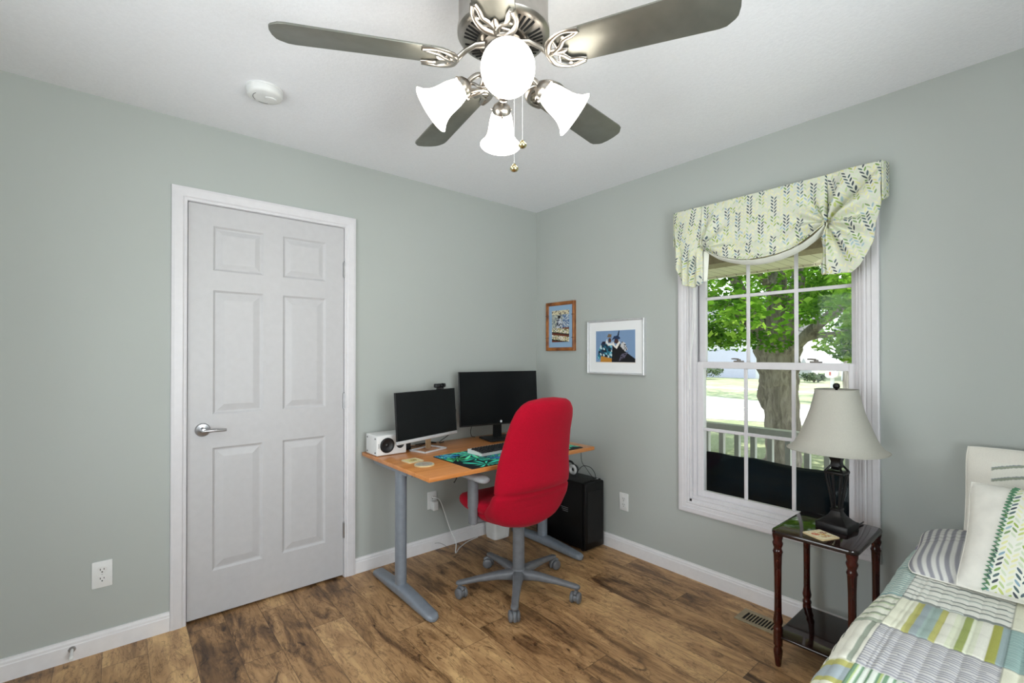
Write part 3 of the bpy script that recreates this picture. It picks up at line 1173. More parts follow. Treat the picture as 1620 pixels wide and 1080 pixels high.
bam = Mat('bamboo', (150, 88, 40), 0.3, spec=0.5)
_p = bam.position()
bam.color(bam.ramp(bam.noise(bam.vec(_p[0] * 60.0, _p[1] * 14.0, _p[2] * 14.0), 1.0, 3), [(0.3, (104, 56, 24)), (0.5, (148, 88, 38)), (0.7, (176, 112, 54))]))
pic = make_picture(-0.127, -0.424, 1.332, 1.701, 0.026, 0.018, bam.m, art_small, 110, 150, 'tall narrow picture in a brown bamboo frame near the corner')
m_node = mottled('bamboo_node', (86, 46, 22), 0.4)
for yy, zz in ((-0.141, 1.43), (-0.141, 1.60), (-0.410, 1.43), (-0.410, 1.60)):
    mb = MB()
    mb.box((-0.0225, yy - 0.0135, zz - 0.002), (-0.004, yy + 0.0135, zz + 0.002), 0.001)
    mb.build('bamboo_node', m_node, pic)
make_picture(-0.553, -1.020, 1.170, 1.538, 0.013, 0.026, m_silver, art_wide, 170, 130, 'wide print of two figures in a thin silver frame beside the window')


# ---------------------------------------------------------------- valance
def make_valance():
    root = thing('window_valance', (-0.05, -1.75, 2.12), 'leaf print swag valance hanging over the window', 'valance')
    ZT = 2.125
    XF = -0.085
    SWAG = [(1.436, 1.905), (1.455, 1.885), (1.475, 1.867), (1.52, 1.838), (1.579, 1.815), (1.65, 1.795), (1.709, 1.786), (1.77, 1.786), (1.829, 1.793), (1.89, 1.808), (1.94, 1.828), (1.985, 1.856), (2.018, 1.885), (2.04, 1.91)]
    LM = leaf_mat('leaf_print_cotton', (214, 216, 202)).m
    tieL, tieR = (1.44, 1.895), (2.037, 1.905)

    def fold(s, z):
        """gentle relief in x: gathers radiating from both ties"""
        d = 0.0
        for (ts, tz), sg in ((tieL, 1), (tieR, -1)):
            ds, dz = s - ts, z - tz
            r = math.hypot(ds, dz)
            a = math.atan2(dz, ds)
            d += 0.018 * math.sin(a * 9 + 1.1) * math.exp(-((r - 0.07) / 0.09) ** 2)
        return d

    def center(u, v):
        s = 1.436 + (2.04 - 1.436) * u
        zb = interp(SWAG, s)
        z = ZT + (zb - ZT) * v
        k = v ** 3
        x = XF - 0.012 * math.sin(PI * v * 0.6) - 0.016 * k * math.sin(PI * u) + fold(s, z)
        x -= 0.007 * math.sin(k * 14) * math.sin(PI * u) * sm((v - 0.45) / 0.3)
        x -= 0.004 * math.sin(s * 31 + z * 9) * v
        return (x, -s, z, s, z + 0.02 * math.sin(s * 6))
    surf('swag', center, 150, 70, LM, root, solid=0.003)
    # right panel: fabric falls from the top corner, gathered at the tie
    RB = [(2.04, 1.668), (2.067, 1.664), (2.10, 1.667), (2.132, 1.663), (2.165, 1.69), (2.19, 1.735), (2.214, 1.80), (2.230, 1.90), (2.240, 1.96)]

    def right(u, v):
        s = 2.04 + 0.20 * u
        zb = interp(RB, s)
        z = ZT + (zb - ZT) * v
        ds, dz = s - tieR[0], z - tieR[1]
        r = math.hypot(ds, dz)
        a = math.atan2(dz, ds)
        x = XF - 0.018 * math.sin(PI * min(1, u * 1.1)) * math.sin(PI * v) - 0.012
        x += 0.022 * math.sin(a * 9 + 0.6) * math.exp(-((r - 0.10) / 0.12) ** 2)
        # deep diagonal crease from tie to upper corner
        line = (ds * 0.74 - dz * 0.67)
        x += 0.030 * math.exp(-(line / 0.013) ** 2) * sm(r / 0.05) * sm((ZT - z) / 0.06)
        x += 0.03 * math.exp(-(r / 0.02) ** 2)
        # below the tie the cloth pinches in and fans out again
        return (x, -s, z, s * 0.94 + z * 0.33, z * 0.94 - s * 0.33)
    surf('right_tail', right, 50, 90, LM, root, solid=0.003)

    def rtuck(u, v):
        z = 1.905 + (1.668 - 1.905) * v
        s = 2.04 - (0.022 + 0.004 * math.sin(v * 9)) * sm(v * 4) * u
        return (XF - 0.012 + 0.01 * u + 0.006 * math.sin(u * 9), -s, z, s * 0.94 + z * 0.33, z)
    surf('right_tail_pleat', rtuck, 10, 40, LM, root, solid=0.003)
    LB = [(1.268, 1.93), (1.272, 1.86), (1.285, 1.80), (1.30, 1.76), (1.315, 1.71), (1.331, 1.697), (1.36, 1.688), (1.39, 1.679), (1.42, 1.685), (1.436, 1.70)]

    def left(u, v):
        s = 1.268 + (1.436 - 1.268) * u
        zb = interp(LB, s)
        z = ZT + (zb - ZT) * v
        ds, dz = s - tieL[0], z - tieL[1]
        r = math.hypot(ds, dz)
        a = math.atan2(dz, ds)
        x = XF - 0.008 * math.sin(PI * u)
        x += 0.012 * math.sin(s * 150) * sm((v - 0.5) / 0.2)
        x += 0.02 * math.exp(-(r / 0.02) ** 2)
        return (x, -s, z, s * 0.98 - z * 0.2, z * 0.98 + s * 0.2)
    surf('left_tail', left, 50, 80, LM, root, solid=0.003)
    # returns to the wall
    for s0, zb in ((1.268, 1.93), (2.240, 1.955)):
        def ret(u, v, s0=s0, zb=zb): return (XF * (1 - u) - 0.012 * (1 - u) * (s0 > 2), -s0 - (0.014 * math.sin(u * 2.6 + 0.2) * (1 if s0 > 2 else -1)), ZT + (zb - ZT) * v * (1 - 0.25 * u), s0 + u * 0.08, ZT + (zb - ZT) * v)
        surf('side_return', ret, 12, 40, LM, root, solid=0.003)
    # pale lining rolling under the swag
    ml = mottled('cream_lining', (236, 238, 228), 0.9, amt=0.02)

    def lining(u, v):
        s = 1.440 + (2.030 - 1.440) * u
        zb = interp(SWAG, s)
        w = 0.016 * math.sin(PI * (0.12 + 0.76 * u)) + 0.004
        return (XF - 0.012 + v * 0.05, -s, zb - w * math.sin(v * PI * 0.55) - 0.002)
    surf('lining', lining, 90, 8, ml, root, solid=0.002)

    def lint(u, v):
        return (XF + 0.02 + 0.01 * u, -1.436 - 0.028 * u * (1 - v * 0.4), 1.88 - 0.17 * v)
    surf('lining_tail', lint, 8, 20, ml, root, solid=0.002)
    mb = MB()
    mb.box((-0.072, -2.232, ZT - 0.024), (-0.067, -1.276, ZT - 0.008), 0.002)
    mb.box((-0.070, -2.232, ZT - 0.024), (-0.0, -2.228, ZT - 0.008))
    mb.box((-0.070, -1.280, ZT - 0.024), (-0.0, -1.276, ZT - 0.008))
    mb.build('curtain_rod', m_white, root)


make_valance()
# narrow white tie cords hanging from the left tail over the window casing
mb = MB()
mb.tube(catmull([(-0.05, -1.372, 1.72), (-0.05, -1.374, 1.5), (-0.05, -1.353, 1.32), (-0.05, -1.343, 1.17), (-0.05, -1.341, 1.10)], 8), 0.0026, 8)
mb.tube(catmull([(-0.05, -1.368, 1.72), (-0.05, -1.362, 1.5), (-0.05, -1.349, 1.3), (-0.05, -1.341, 1.17)], 8), 0.0022, 8)
tag(mb.build('blind_cord', m_white, loc=(-0.05, -1.372, 1.72), smooth=60), 'thin white cord hanging from the valance at the left window casing', 'cord')


# ---------------------------------------------------------------- side table, lamp, coaster
m_cherry = mottled('dark_cherry_lacquer', (58, 20, 14), 0.16, amt=0.25, scale=14, spec=0.6)
m_tabletop = mottled('near_black_lacquer', (30, 15, 13), 0.07, amt=0.2, scale=14, spec=0.7)


def make_side_table():
    cx, cy = -0.280, -2.088
    root = thing('side_table', (cx, cy, 0), 'dark cherry side table with turned legs and lower shelf', 'side table')
    LX, LY, ZT = 0.385, 0.308, 0.567
    for nm, z, th, w, h, r in (('table_top', ZT - 0.018, 0.018, LX, LY, 0.032), ('lower_shelf', 0.118, 0.012, LX - 0.028, LY - 0.028, 0.012)):
        mb = MB()
        mb.prism(rectloop(w, h, r, 8), th, Matrix.Translation((cx, cy, z)), bevel=0.005)
        mb.build(nm, m_tabletop, root, smooth=30)
    prof = [(0.0, 0.0), (0.010, 0.0), (0.012, 0.012), (0.0165, 0.05), (0.0175, 0.066), (0.0135, 0.078), (0.0135, 0.083), (0.0175, 0.088), (0.017, 0.094), (0.0175, 0.112), (0.0175, 0.137), (0.0165, 0.145), (0.019, 0.152), (0.0175, 0.160), (0.0135, 0.168), (0.0175, 0.180), (0.0185, 0.190), (0.0165, 0.200), (0.0138, 0.22), (0.0132, 0.30), (0.0140, 0.40), (0.0158, 0.455), (0.0170, 0.470), (0.0195, 0.476), (0.0165, 0.484), (0.0145, 0.492), (0.0190, 0.505), (0.0205, 0.513), (0.0165, 0.523), (0.0205, 0.540), (0.0205, 0.5495), (0, 0.5495)]
    for sx in (-1, 1):
        for sy in (-1, 1):
            mb = MB()
            mb.lathe(prof, 22, Matrix.Translation((cx + sx * (LX / 2 - 0.024), cy + sy * (LY / 2 - 0.024), 0)))
            mb.build('leg', m_cherry, root, smooth=50)


make_side_table()


def make_lamp():
    cx, cy, zb = -0.240, -2.114, 0.567
    root = thing('table_lamp', (cx, cy, zb), 'dark bronze cage table lamp with a cream bell shade on the side table', 'table lamp')
    ang = math.radians(-6)
    T = Matrix.Translation((cx, cy, zb)) @ Matrix.Rotation(ang, 4, 'Z')
    mbz = mottled('dark_bronze', (26, 24, 24), 0.38, 0.4, amt=0.2)

    def sq(h, z, r=None): return [T @ Vector((x, y, z)) for x, y in rectloop(2 * h, 2 * h, r if r else h * 0.12, 3)]
    mb = MB()
    mb.loft([sq(h, z) for h, z in ((0.060, 0), (0.061, 0.004), (0.061, 0.026), (0.059, 0.029), (0.054, 0.031), (0.045, 0.037), (0.036, 0.046), (0.026, 0.057), (0.020, 0.068), (0.0175, 0.076), (0.017, 0.080))])
    mb.build('base', mbz, root, smooth=40)
    mb = MB()
    # cage: eight ribs flaring from the stem to a collar
    zs = [(0.080, 0.013), (0.13, 0.019), (0.18, 0.026), (0.225, 0.0325), (0.236, 0.033)]
    for k in range(4):
        for off in (-0.45, 0.45) if False else (0.0,):
            a = PI / 4 + k * PI / 2
            pts = [T @ Vector((h * 1.30 * math.cos(a), h * 1.30 * math.sin(a), z)) for z, h in zs]
            mb.tube(pts, 0.0042, 8)
        a = k * PI / 2
        pts = [T @ Vector((h * math.cos(a), h * math.sin(a), z)) for z, h in zs]
        mb.tube(pts, 0.0030, 8)
    mb.loft([sq(h, z) for h, z in ((0.035, 0.232), (0.0365, 0.235), (0.0365, 0.241), (0.035, 0.243))])
    mb.loft([sq(h, z) for h, z in ((0.018, 0.076), (0.0195, 0.079), (0.0195, 0.085), (0.015, 0.088))])
    for k in range(4):
        a = PI / 4 + k * PI / 2
        mb.tube([T @ Vector((r * math.cos(a), r * math.sin(a), z)) for z, r in ((0.241, 0.045), (0.256, 0.032), (0.268, 0.020), (0.28, 0.015))], 0.0045, 8)
    mb.build('cage', mbz, root, smooth=50)
    mb = MB()
    mb.loft([sq(h, z) for h, z in ((0.010, 0.248), (0.020, 0.262), (0.0185, 0.272), (0.017, 0.282), (0.021, 0.296), (0.029, 0.308), (0.037, 0.315), (0.037, 0.320), (0.012, 0.322))])
    mb.cyl(T @ Vector((0, 0, 0.32)), T @ Vector((0, 0, 0.40)), 0.006, n=12)
    mb.build('neck', mbz, root, smooth=40)
    # shade: soft round bell
    def shd(z, h): return [T @ Vector((x, y, z)) for x, y in superell(h, h, 2.35, 56)]
    m_sh = Mat('cream_linen_shade', (180, 178, 168), 0.9, spec=0.15)
    pp = m_sh.position()
    m_sh.color(m_sh.ramp(m_sh.noise(m_sh.vec(pp[0] * 300.0, pp[1] * 300.0, pp[2] * 900.0), 1.0, 2), [(0.3, (172, 170, 160)), (0.7, (182, 180, 171))]))
    prof = [(0.332, 0.176), (0.340, 0.164), (0.355, 0.150), (0.388, 0.133), (0.42, 0.121), (0.46, 0.106), (0.50, 0.0935), (0.54, 0.084), (0.570, 0.078), (0.586, 0.0755)]
    mb = MB()
    mb.loft([shd(z, h) for z, h in prof], caps=False)
    mb.loft([shd(z, h - 0.002) for z, h in prof], caps=False)
    sh = mb.build('lamp_shade', m_sh, root, smooth=40)
    for z, h in ((0.332, 0.176), (0.586, 0.0755)):
        loop = shd(z, h)
        mb = MB()
        mb.tube(loop + [loop[0]], 0.0022, 6)
        mb.build('shade_trim', m_sh, sh, smooth=60)
    # sewn seam running down the side that faces the room
    sa = math.radians(-130.1 + 6 + 6)
    mb = MB()
    mb.tube([T @ Vector(((h + 0.0004) * math.cos(sa), (h + 0.0004) * math.sin(sa), z)) for z, h in prof], 0.0013, 6)
    mb.build('seam', m_sh, sh, smooth=60)
    mb = MB()
    for a in (0, PI / 2):
        mb.tube([T @ Vector((0.074 * math.cos(a), 0.074 * math.sin(a), 0.578)), T @ Vector((-0.074 * math.cos(a), -0.074 * math.sin(a), 0.578))], 0.0016, 6)
    mb.tube([T @ Vector((0, 0, 0.39)), T @ Vector((0.045, 0, 0.44)), T @ Vector((0.045, 0, 0.52)), T @ Vector((0, 0, 0.583))], 0.0016, 6)
    mb.tube([T @ Vector((0, 0, 0.39)), T @ Vector((-0.045, 0, 0.44)), T @ Vector((-0.045, 0, 0.52)), T @ Vector((0, 0, 0.583))], 0.0016, 6)
    mb.build('harp', m_satin, root, smooth=50)
    mb = MB()
    mb.lathe([(0, 0.582), (0.005, 0.583), (0.005, 0.588), (0.010, 0.591), (0.0135, 0.599), (0.012, 0.608), (0.006, 0.613), (0, 0.614)], 20, T)
    mb.build('finial', mbz, root, smooth=60)
    return cx, cy, zb


_lx, _ly, _lz = make_lamp()
mb = MB()
mb.tube(catmull([(_lx + 0.070, _ly - 0.02, _lz + 0.0035), (_lx + 0.085, _ly - 0.035, _lz + 0.0035), (_lx + 0.105, _ly - 0.05, _lz + 0.0035), (_lx + 0.135, _ly - 0.052, _lz + 0.0035), (_lx + 0.165, _ly - 0.053, _lz + 0.0035)], 6), 0.0028, 8)
tag(mb.build('lamp_cord', m_black, loc=(_lx + 0.07, _ly - 0.02, _lz), smooth=60), 'black cord trailing from the lamp base to the back edge of the side table', 'cord')


def art_tile(u, v):
    if not (0.05 < u < 0.95 and 0.05 < v < 0.95):
        return (236, 226, 196)
    for cx, cy, r, c in ((0.28, 0.6, 0.17, (204, 120, 90)), (0.55, 0.42, 0.15, (214, 166, 92)), (0.76, 0.6, 0.13, (150, 60, 50)), (0.4, 0.25, 0.12, (190, 150, 120)), (0.68, 0.22, 0.1, (196, 130, 80))):
        if math.hypot(u - cx, v - cy) < r and hsh(int(u * 15), int(v * 15)) > 0.3:
            return c
    return (232, 222, 188) if hsh(int(u * 20), int(v * 20)) > 0.2 else (206, 178, 120)


def slab_with_art(name, outline, th, M, m_side, art, label, cat, n=36, inset=0.003, group=None):
    c = M.translation
    root = thing(name, tuple(c), label, cat, group)
    mb = MB()
    mb.prism(outline, th, M, bevel=0.0015)
    mb.build('slab', m_side, root, smooth=30)
    xs = [p[0] for p in outline]
    ys = [p[1] for p in outline]
    a, b = max(xs), max(ys)
    round_ = len(outline) > 50

    def fn(u, v):
        if round_:
            an, r = 2 * PI * u, (a - inset) * v
            return tuple(M @ Vector((r * math.cos(an), r * math.sin(an), th + 0.0004)))
        return tuple(M @ Vector((-a + inset + 2 * (a - inset) * u, -b + inset + 2 * (b - inset) * v, th + 0.0004)))
    if round_:
        col = lambda u, v: art(0.5 + 0.5 * v * math.cos(2 * PI * u), 0.5 + 0.5 * v * math.sin(2 * PI * u))
    else:
        col = art
    surf('printed_face', fn, n, n, m_art, root, color=col, smooth=None)
    return root


m_cork = mottled('coaster_edge', (206, 184, 140), 0.7)
slab_with_art('tile_coaster', rectloop(0.092, 0.092, 0.006), 0.006, Matrix.Translation((-0.388, -2.098, 0.567)) @ Matrix.Rotation(math.radians(-24), 4, 'Z'), m_cork, art_tile,
              'square printed coaster on the side table in front of the lamp', 'coaster')

# ---------------------------------------------------------------- desk
DZ = 0.720


def wood_mat():
    M = Mat('beech_veneer', (205, 136, 74), 0.28, spec=0.5)
    x, y, z = M.position()
    n = M.noise(M.vec(x * 2.2, y * 26.0, z * 26.0), 1.0, 4, 0.6, 0.4)
    M.color(M.ramp(n, [(0.3, (190, 118, 60)), (0.5, (206, 134, 72)), (0.7, (216, 147, 84))]))
    return M.m


m_beech = wood_mat()


def make_desk():
    x0, x1, y0, y1 = -1.447, -0.252, -0.808, -0.020
    root = thing('desk', ((x0 + x1) / 2, (y0 + y1) / 2, 0), 'beech topped desk on blue grey T legs in the corner', 'desk')
    mb = MB()
    mb.box((x0, y0, DZ - 0.022), (x1, y1, DZ), 0.003, 2)
    mb.build('desktop', m_beech, root, smooth=30)
    for lx in (-1.385, -0.318):
        mb = MB()
        # oval column
        col = [(x * 1.0, y) for x, y in superell(0.028, 0.036, 2.4, 28)]
        mb.loft([[Vector((lx + x, -0.400 + y, z)) for x, y in col] for z in (0.045, 0.675)])
        mb.build('leg', m_deskg, root, smooth=50)
        mb = MB()
        rings = []
        for yy, w, h in ((-0.098, 0.010, 0.014), (-0.102, 0.026, 0.030), (-0.115, 0.034, 0.038), (-0.33, 0.036, 0.052), (-0.40, 0.037, 0.062), (-0.47, 0.037, 0.060), (-0.60, 0.036, 0.048), (-0.73, 0.033, 0.035), (-0.75, 0.026, 0.028), (-0.756, 0.010, 0.014)):
            rings.append([Vector((lx + a, yy, 0.003 + max(0, h * 0.5 + b))) for a, b in superell(w, h * 0.5, 3.0, 24)])
        mb.loft(rings)
        foot = mb.build('foot', m_deskg, root, smooth=50)
        mb = MB()
        mb.box((lx - 0.030, -0.515, DZ - 0.055), (lx + 0.026, -0.105, DZ - 0.023), 0.004)
        mb.box((lx - 0.022, -0.56, DZ - 0.052), (lx + 0.05, -0.505, DZ - 0.023), 0.003)
        mb.build('bracket', m_deskg, root, smooth=30)
    mb = MB()
    mb.box((-1.36, -0.43, DZ - 0.062), (-0.34, -0.37, DZ - 0.024), 0.004)
    mb.build('cross_rail', m_deskg, root, smooth=30)
    mb = MB()
    mb.box((-1.352, -0.50, DZ - 0.075), (-1.26, -0.45, DZ - 0.03), 0.004)
    mb.build('rail_clamp', m_black, root)
    mb = MB()
    mb.box((-1.30, -0.33, DZ - 0.10), (-0.62, -0.20, DZ - 0.085), 0.004)
    mb.box((-1.30, -0.33, DZ - 0.10), (-1.285, -0.20, DZ - 0.023), 0.003)
    mb.box((-0.635, -0.33, DZ - 0.10), (-0.62, -0.20, DZ - 0.023), 0.003)
    mb.build('cable_tray', m_deskg, root)


make_desk()


# ---------------------------------------------------------------- monitors
def make_monitor(cx, cy, az, w, h, zb, tilt, style, label):
    """cx,cy: centre of the screen's lower edge; az: direction of the screen's right side"""
    root = thing('monitor', (cx, cy, DZ), label, 'monitor')
    T = Matrix.Translation((cx, cy, zb)) @ Matrix.Rotation(math.radians(az), 4, 'Z') @ Matrix.Rotation(math.radians(-tilt), 4, 'X')
    T0 = Matrix.Translation((cx, cy, DZ)) @ Matrix.Rotation(math.radians(az), 4, 'Z')
    # local: x right, -y towards the viewer, z up
    mb = MB()
    if style == 'silver':
        mb.box((-w / 2, 0, 0.018), (w / 2, 0.012, h), 0.002, M=T)
        mb.box((-w * 0.36, 0.010, 0.03), (w * 0.36, 0.034, h * 0.8), 0.010, M=T)
    else:
        mb.box((-w / 2, 0, 0), (w / 2, 0.013, h), 0.0025, M=T)
        mb.box((-w * 0.3, 0.010, 0.06), (w * 0.3, 0.045, h * 0.85), 0.014, M=T)
    mb.build('case', m_black, root, smooth=30)
    mb = MB()
    e = 0.004
    zb2 = 0.022 if style == 'silver' else 0.010
    mb.box((-w / 2 + e, -0.0008, zb2), (w / 2 - e, 0.0005, h - e), M=T)
    mb.build('screen', m_screen, root)
    if style == 'silver':
        mb = MB()
        mb.box((-w / 2, -0.003, 0.0), (w / 2, 0.013, 0.0195), 0.003, M=T)
        mb.build('chin_bar', m_silver, root, smooth=30)
        mb = MB()
        mb.box((-0.022, 0.010, -0.058), (0.022, 0.016, 0.10), 0.002, M=T)
        mb.build('stand_neck', mottled('warm_silver', (178, 150, 118), 0.3, 0.6), root)
        mb = MB()
        # open rectangular foot
        a, b, t = 0.095, 0.068, 0.011
        for x0, x1, y0, y1 in ((-a, a, -b, -b + t), (-a, a, b - t, b), (-a, -a + t, -b, b), (a - t, a, -b, b)):
            mb.box((x0, y0 + 0.010, 0.0), (x1, y1 + 0.010, 0.011), 0.003, M=T0)
        mb.build('stand_foot', m_silver, root, smooth=30)
    else:
        mb = MB()
        mb.lathe([(0, 0), (0.0085, 0), (0.0085, 0.0006), (0, 0.0006)], 24, T @ Matrix.Translation((0.002, -0.0008, 0.021)) @ Matrix.Rotation(PI / 2, 4, 'X'))
        mb.build('round_logo', mottled('logo_white', (235, 238, 240), 0.4, amt=0.01), root, smooth=40)
        mb = MB()
        mb.box((-0.032, 0.045, 0.004), (0.032, 0.066, h * 0.62 + (zb - DZ)), 0.006, M=T0)
        mb.build('stand_neck', m_black, root, smooth=30)
        mb = MB()
        mb.prism(rectloop(0.24, 0.19, 0.012), 0.012, T0 @ Matrix.Translation((0, 0.012, 0)), bevel=0.003)
        mb.build('stand_foot', m_black, root, smooth=30)
    return T


TL = make_monitor(-1.110, -0.232, 15.8, 0.512, 0.296, 0.789, 4, 'silver', 'smaller monitor with silver lower edge, beside the white speaker')
TR = make_monitor(-0.539, -0.217, -10.4, 0.612, 0.366, 0.822, 4, 'black', 'larger black monitor with a small round white logo, behind the red chair')


def make_webcam():
    M = TL @ Matrix.Translation((0.122, 0.006, 0.296))
    root = thing('webcam', tuple(M.translation), 'small black webcam clipped on top of the left monitor', 'webcam')
    M = M @ Matrix.Rotation(math.radians(-14), 4, 'Z')
    mb = MB()
    mb.box((-0.040, -0.014, 0.010), (0.040, 0.014, 0.036), 0.008, 3, M=M)
    mb.build('body', m_black, root, smooth=40)
    mb = MB()
    mb.lathe([(0, 0.013), (0.013, 0.013), (0.014, 0.018), (0.0145, 0.021), (0.011, 0.022), (0.009, 0.019), (0, 0.018)], 24, M @ Matrix.Translation((0.006, 0, 0.023)) @ Matrix.Rotation(PI / 2, 4, 'X'))
    mb.build('lens', m_screen, root, smooth=40)
    mb = MB()
    mb.box((-0.020, -0.016, 0.0008), (0.020, 0.012, 0.010), 0.003, M=M)
    mb.box((-0.018, 0.010, -0.04), (0.018, 0.018, 0.004), 0.003, M=M)
    mb.build('clip', m_black, root, smooth=40)


make_webcam()


def make_speaker(cx, cy, w, d, h, az, label, hidden_mark=True):
    root = thing('desk_speaker', (cx, cy, DZ), label, 'speaker')
    T = Matrix.Translation((cx, cy, DZ)) @ Matrix.Rotation(math.radians(az), 4, 'Z')
    mb = MB()
    mb.box((-w / 2, -d / 2, 0.002), (w / 2, d / 2, h), 0.006, 3, M=T)
    mb.build('cabinet', m_white, root, smooth=30)
    F = T @ Matrix.Translation((0, -d / 2, h / 2)) @ Matrix.Rotation(PI / 2, 4, 'X')
    mb = MB()
    r = h * 0.37
    mb.lathe([(0, 0.0045), (0.007, 0.0035), (0.011, 0.0005), (r * 0.72, 0.0025), (r * 0.82, 0.0055), (r * 0.92, 0.003), (r * 0.97, 0.005), (r, 0.0035), (r, 0.0)], 40, F @ Matrix.Translation((-w * 0.16, 0, 0.001)))
    mb.build('woofer', m_black, root, smooth=30)
    mb = MB()
    r = h * 0.21
    mb.lathe([(0, 0.005), (0.006, 0.004), (r * 0.5, 0.0006), (r * 0.9, 0.003), (r, 0.002), (r, 0)], 32, F @ Matrix.Translation((w * 0.28, 0, 0.001)))
    mb.build('tweeter', m_black, root, smooth=30)
    mb = MB()
    mb.box((-w * 0.445, -0.013, 0.0), (-w * 0.43, 0.013, 0.0012), M=F)
    mb.build('badge', mottled('grey_badge', (110, 110, 112), 0.5), root)
    for yy in (-d * 0.36, d * 0.36):
        for zz in (h * 0.16, h * 0.84):
            mb = MB()
            mb.lathe([(0, 0), (0.0046, 0), (0.004, 0.0018), (0, 0.002)], 14, T @ Matrix.Translation((-w / 2, yy, zz)) @ Matrix.Rotation(-PI / 2, 4, 'Y'))
            mb.build('corner_screw', m_black, root, smooth=40)


make_speaker(-1.346, -0.135, 0.186, 0.150, 0.118, 0, 'white desk speaker with black woofer at the left end of the desk')
make_speaker(-0.205, -0.115, 0.075, 0.11, 0.150, -25, 'white desk speaker half hidden behind the larger monitor')


# ---------------------------------------------------------------- things on the desk
def art_palm(u, v):
    """desk mat: overlapping palm fronds in teal, green and navy on near black"""
    x, y = u * 0.85, v * 0.38
    best = (10, 24, 34)
    for k, (cx, cy, a0, R, c) in enumerate(PALMS):
        dx, dy = x - cx, y - cy
        r = math.hypot(dx, dy)
        if r > R:
            continue
        a = math.atan2(dy, dx)
        w = math.sin((a + a0) * (9 + k % 3) + r * 5)
        reach = R * (0.72 + 0.28 * math.cos((a + a0) * 3))
        if w > 0.05 and r < reach:
            t = 0.35 + 0.65 * max(0, w)
            f = 0.55 + 0.45 * math.sin(PI * min(1, r / reach))
            best = tuple(min(255, q * t * f * 1.7 + 10) for q in c)
    return best


_r = rng(5)
PALMS = []
for _k in range(24):
    PALMS.append((_r.uniform(0, 0.85), _r.uniform(0, 0.38), _r.uniform(0, 6), _r.uniform(0.09, 0.16), _r.choice([(20, 150, 130), (60, 176, 120), (28, 92, 150), (18, 110, 130), (96, 200, 170), (24, 70, 120), (44, 140, 84)])))
PALMS += [(0.03, 0.34, 0.4, 0.13, (24, 96, 160)), (0.36, 0.09, 1.0, 0.17, (30, 84, 150)), (0.20, 0.29, 0.2, 0.15, (70, 190, 130)), (0.12, 0.04, 2.0, 0.13, (40, 170, 140)), (0.27, 0.20, 2.6, 0.10, (16, 80, 90)), (0.80, 0.10, 0.5, 0.12, (70, 200, 150))]
MATM = Matrix.Translation((-0.765, -0.60, DZ)) @ Matrix.Rotation(math.radians(0.5), 4, 'Z')


def make_mat():
    root = thing('desk_mat', tuple(MATM.translation), 'teal and green palm leaf desk mat under the keyboard', 'desk mat')
    mb = MB()
    mb.prism(rectloop(0.855, 0.385, 0.01), 0.003, MATM)
    mb.build('rubber_base', m_black, root)
    surf('printed_cloth', lambda u, v: tuple(MATM @ Vector((-0.425 + 0.85 * u, -0.19 + 0.38 * v, 0.0034))), 300, 136, m_art, root, color=art_palm, smooth=None)


make_mat()


def make_keyboard():
    M = MATM @ Matrix.Translation((-0.040, 0.078, 0.0034)) @ Matrix.Rotation(math.radians(2), 4, 'Z')
    root = thing('keyboard', tuple(M.translation), 'black keyed mechanical keyboard with a white case on the desk mat', 'keyboard')
    W, D = 0.36, 0.135
    mb = MB()
    prof = [(-D / 2, 0.0), (-D / 2, 0.013), (D / 2, 0.024), (D / 2, 0.0)]
    mb.loft([[M @ Vector((x, y, z)) for y, z in prof] for x in (-W / 2, W / 2)])
    mb.build('case', m_white, root)
    rows = [(13, 0), (14, 0.4), (13, 0.6), (12, 0.8), (7, 0)]
    keys = []
    mk = mottled('black_keycap', (28, 29, 32), 0.5)
    n = 0
    for r in range(5):
        yy = -D / 2 + 0.016 + r * 0.0212
        zz = 0.0135 + (yy + D / 2) / D * 0.011
        cnt = 16
        for c in range(cnt):
            if r == 0 and 4 <= c <= 9:
                if c != 4:
                    continue
                wk = 0.112
                xx = -W / 2 + 0.016 + 4 * 0.0212 + 0.050
            else:
                wk = 0.0178
                xx = -W / 2 + 0.016 + c * 0.0212 + (0.004 if 0 < r < 4 and c < 14 else 0)
            kb = MB()
            kb.loft([[M @ Vector((xx + a, yy + b, z)) for a, b in rectloop(q * wk / 0.0178, q, 0.002, 2)] for q, z in ((0.0178, zz), (0.0168, zz + 0.005), (0.0130, zz + 0.009))])
            kb.build('key', mk, root)
            n += 1


make_keyboard()


def art_coaster(u, v):
    if not (0.1 < u < 0.9 and 0.1 < v < 0.9):
        return (232, 226, 200)
    h = hsh(int(u * 12), int(v * 12), 7)
    if math.hypot(u - 0.55, v - 0.5) < 0.22:
        return (150, 134, 92) if h > 0.4 else (200, 176, 110)
    return (226, 206, 130) if h > 0.25 else (214, 214, 190)


def art_stone(u, v):
    h = hsh(int(u * 24), int(v * 24), 9)
    r = math.hypot(u - 0.5, v - 0.5)
    if r > 0.44:
        return (214, 208, 186)
    if r < 0.1:
        return (176, 140, 132)
    return ((178, 176, 162), (160, 160, 150), (192, 188, 172), (168, 158, 148))[int(h * 4)]


slab_with_art('drink_coaster', rectloop(0.095, 0.095, 0.012), 0.006, Matrix.Translation((-1.334, -0.436, DZ)) @ Matrix.Rotation(math.radians(3), 4, 'Z'), m_cork, art_coaster,
              'square cream coaster on the desk beside the round one', 'coaster')
slab_with_art('drink_coaster', [(0.053 * math.cos(2 * PI * k / 64), 0.053 * math.sin(2 * PI * k / 64)) for k in range(64)], 0.007, Matrix.Translation((-1.332, -0.560, DZ)), m_cork, art_stone,
              'round stone coaster nearest the front edge of the desk', 'coaster', n=60)


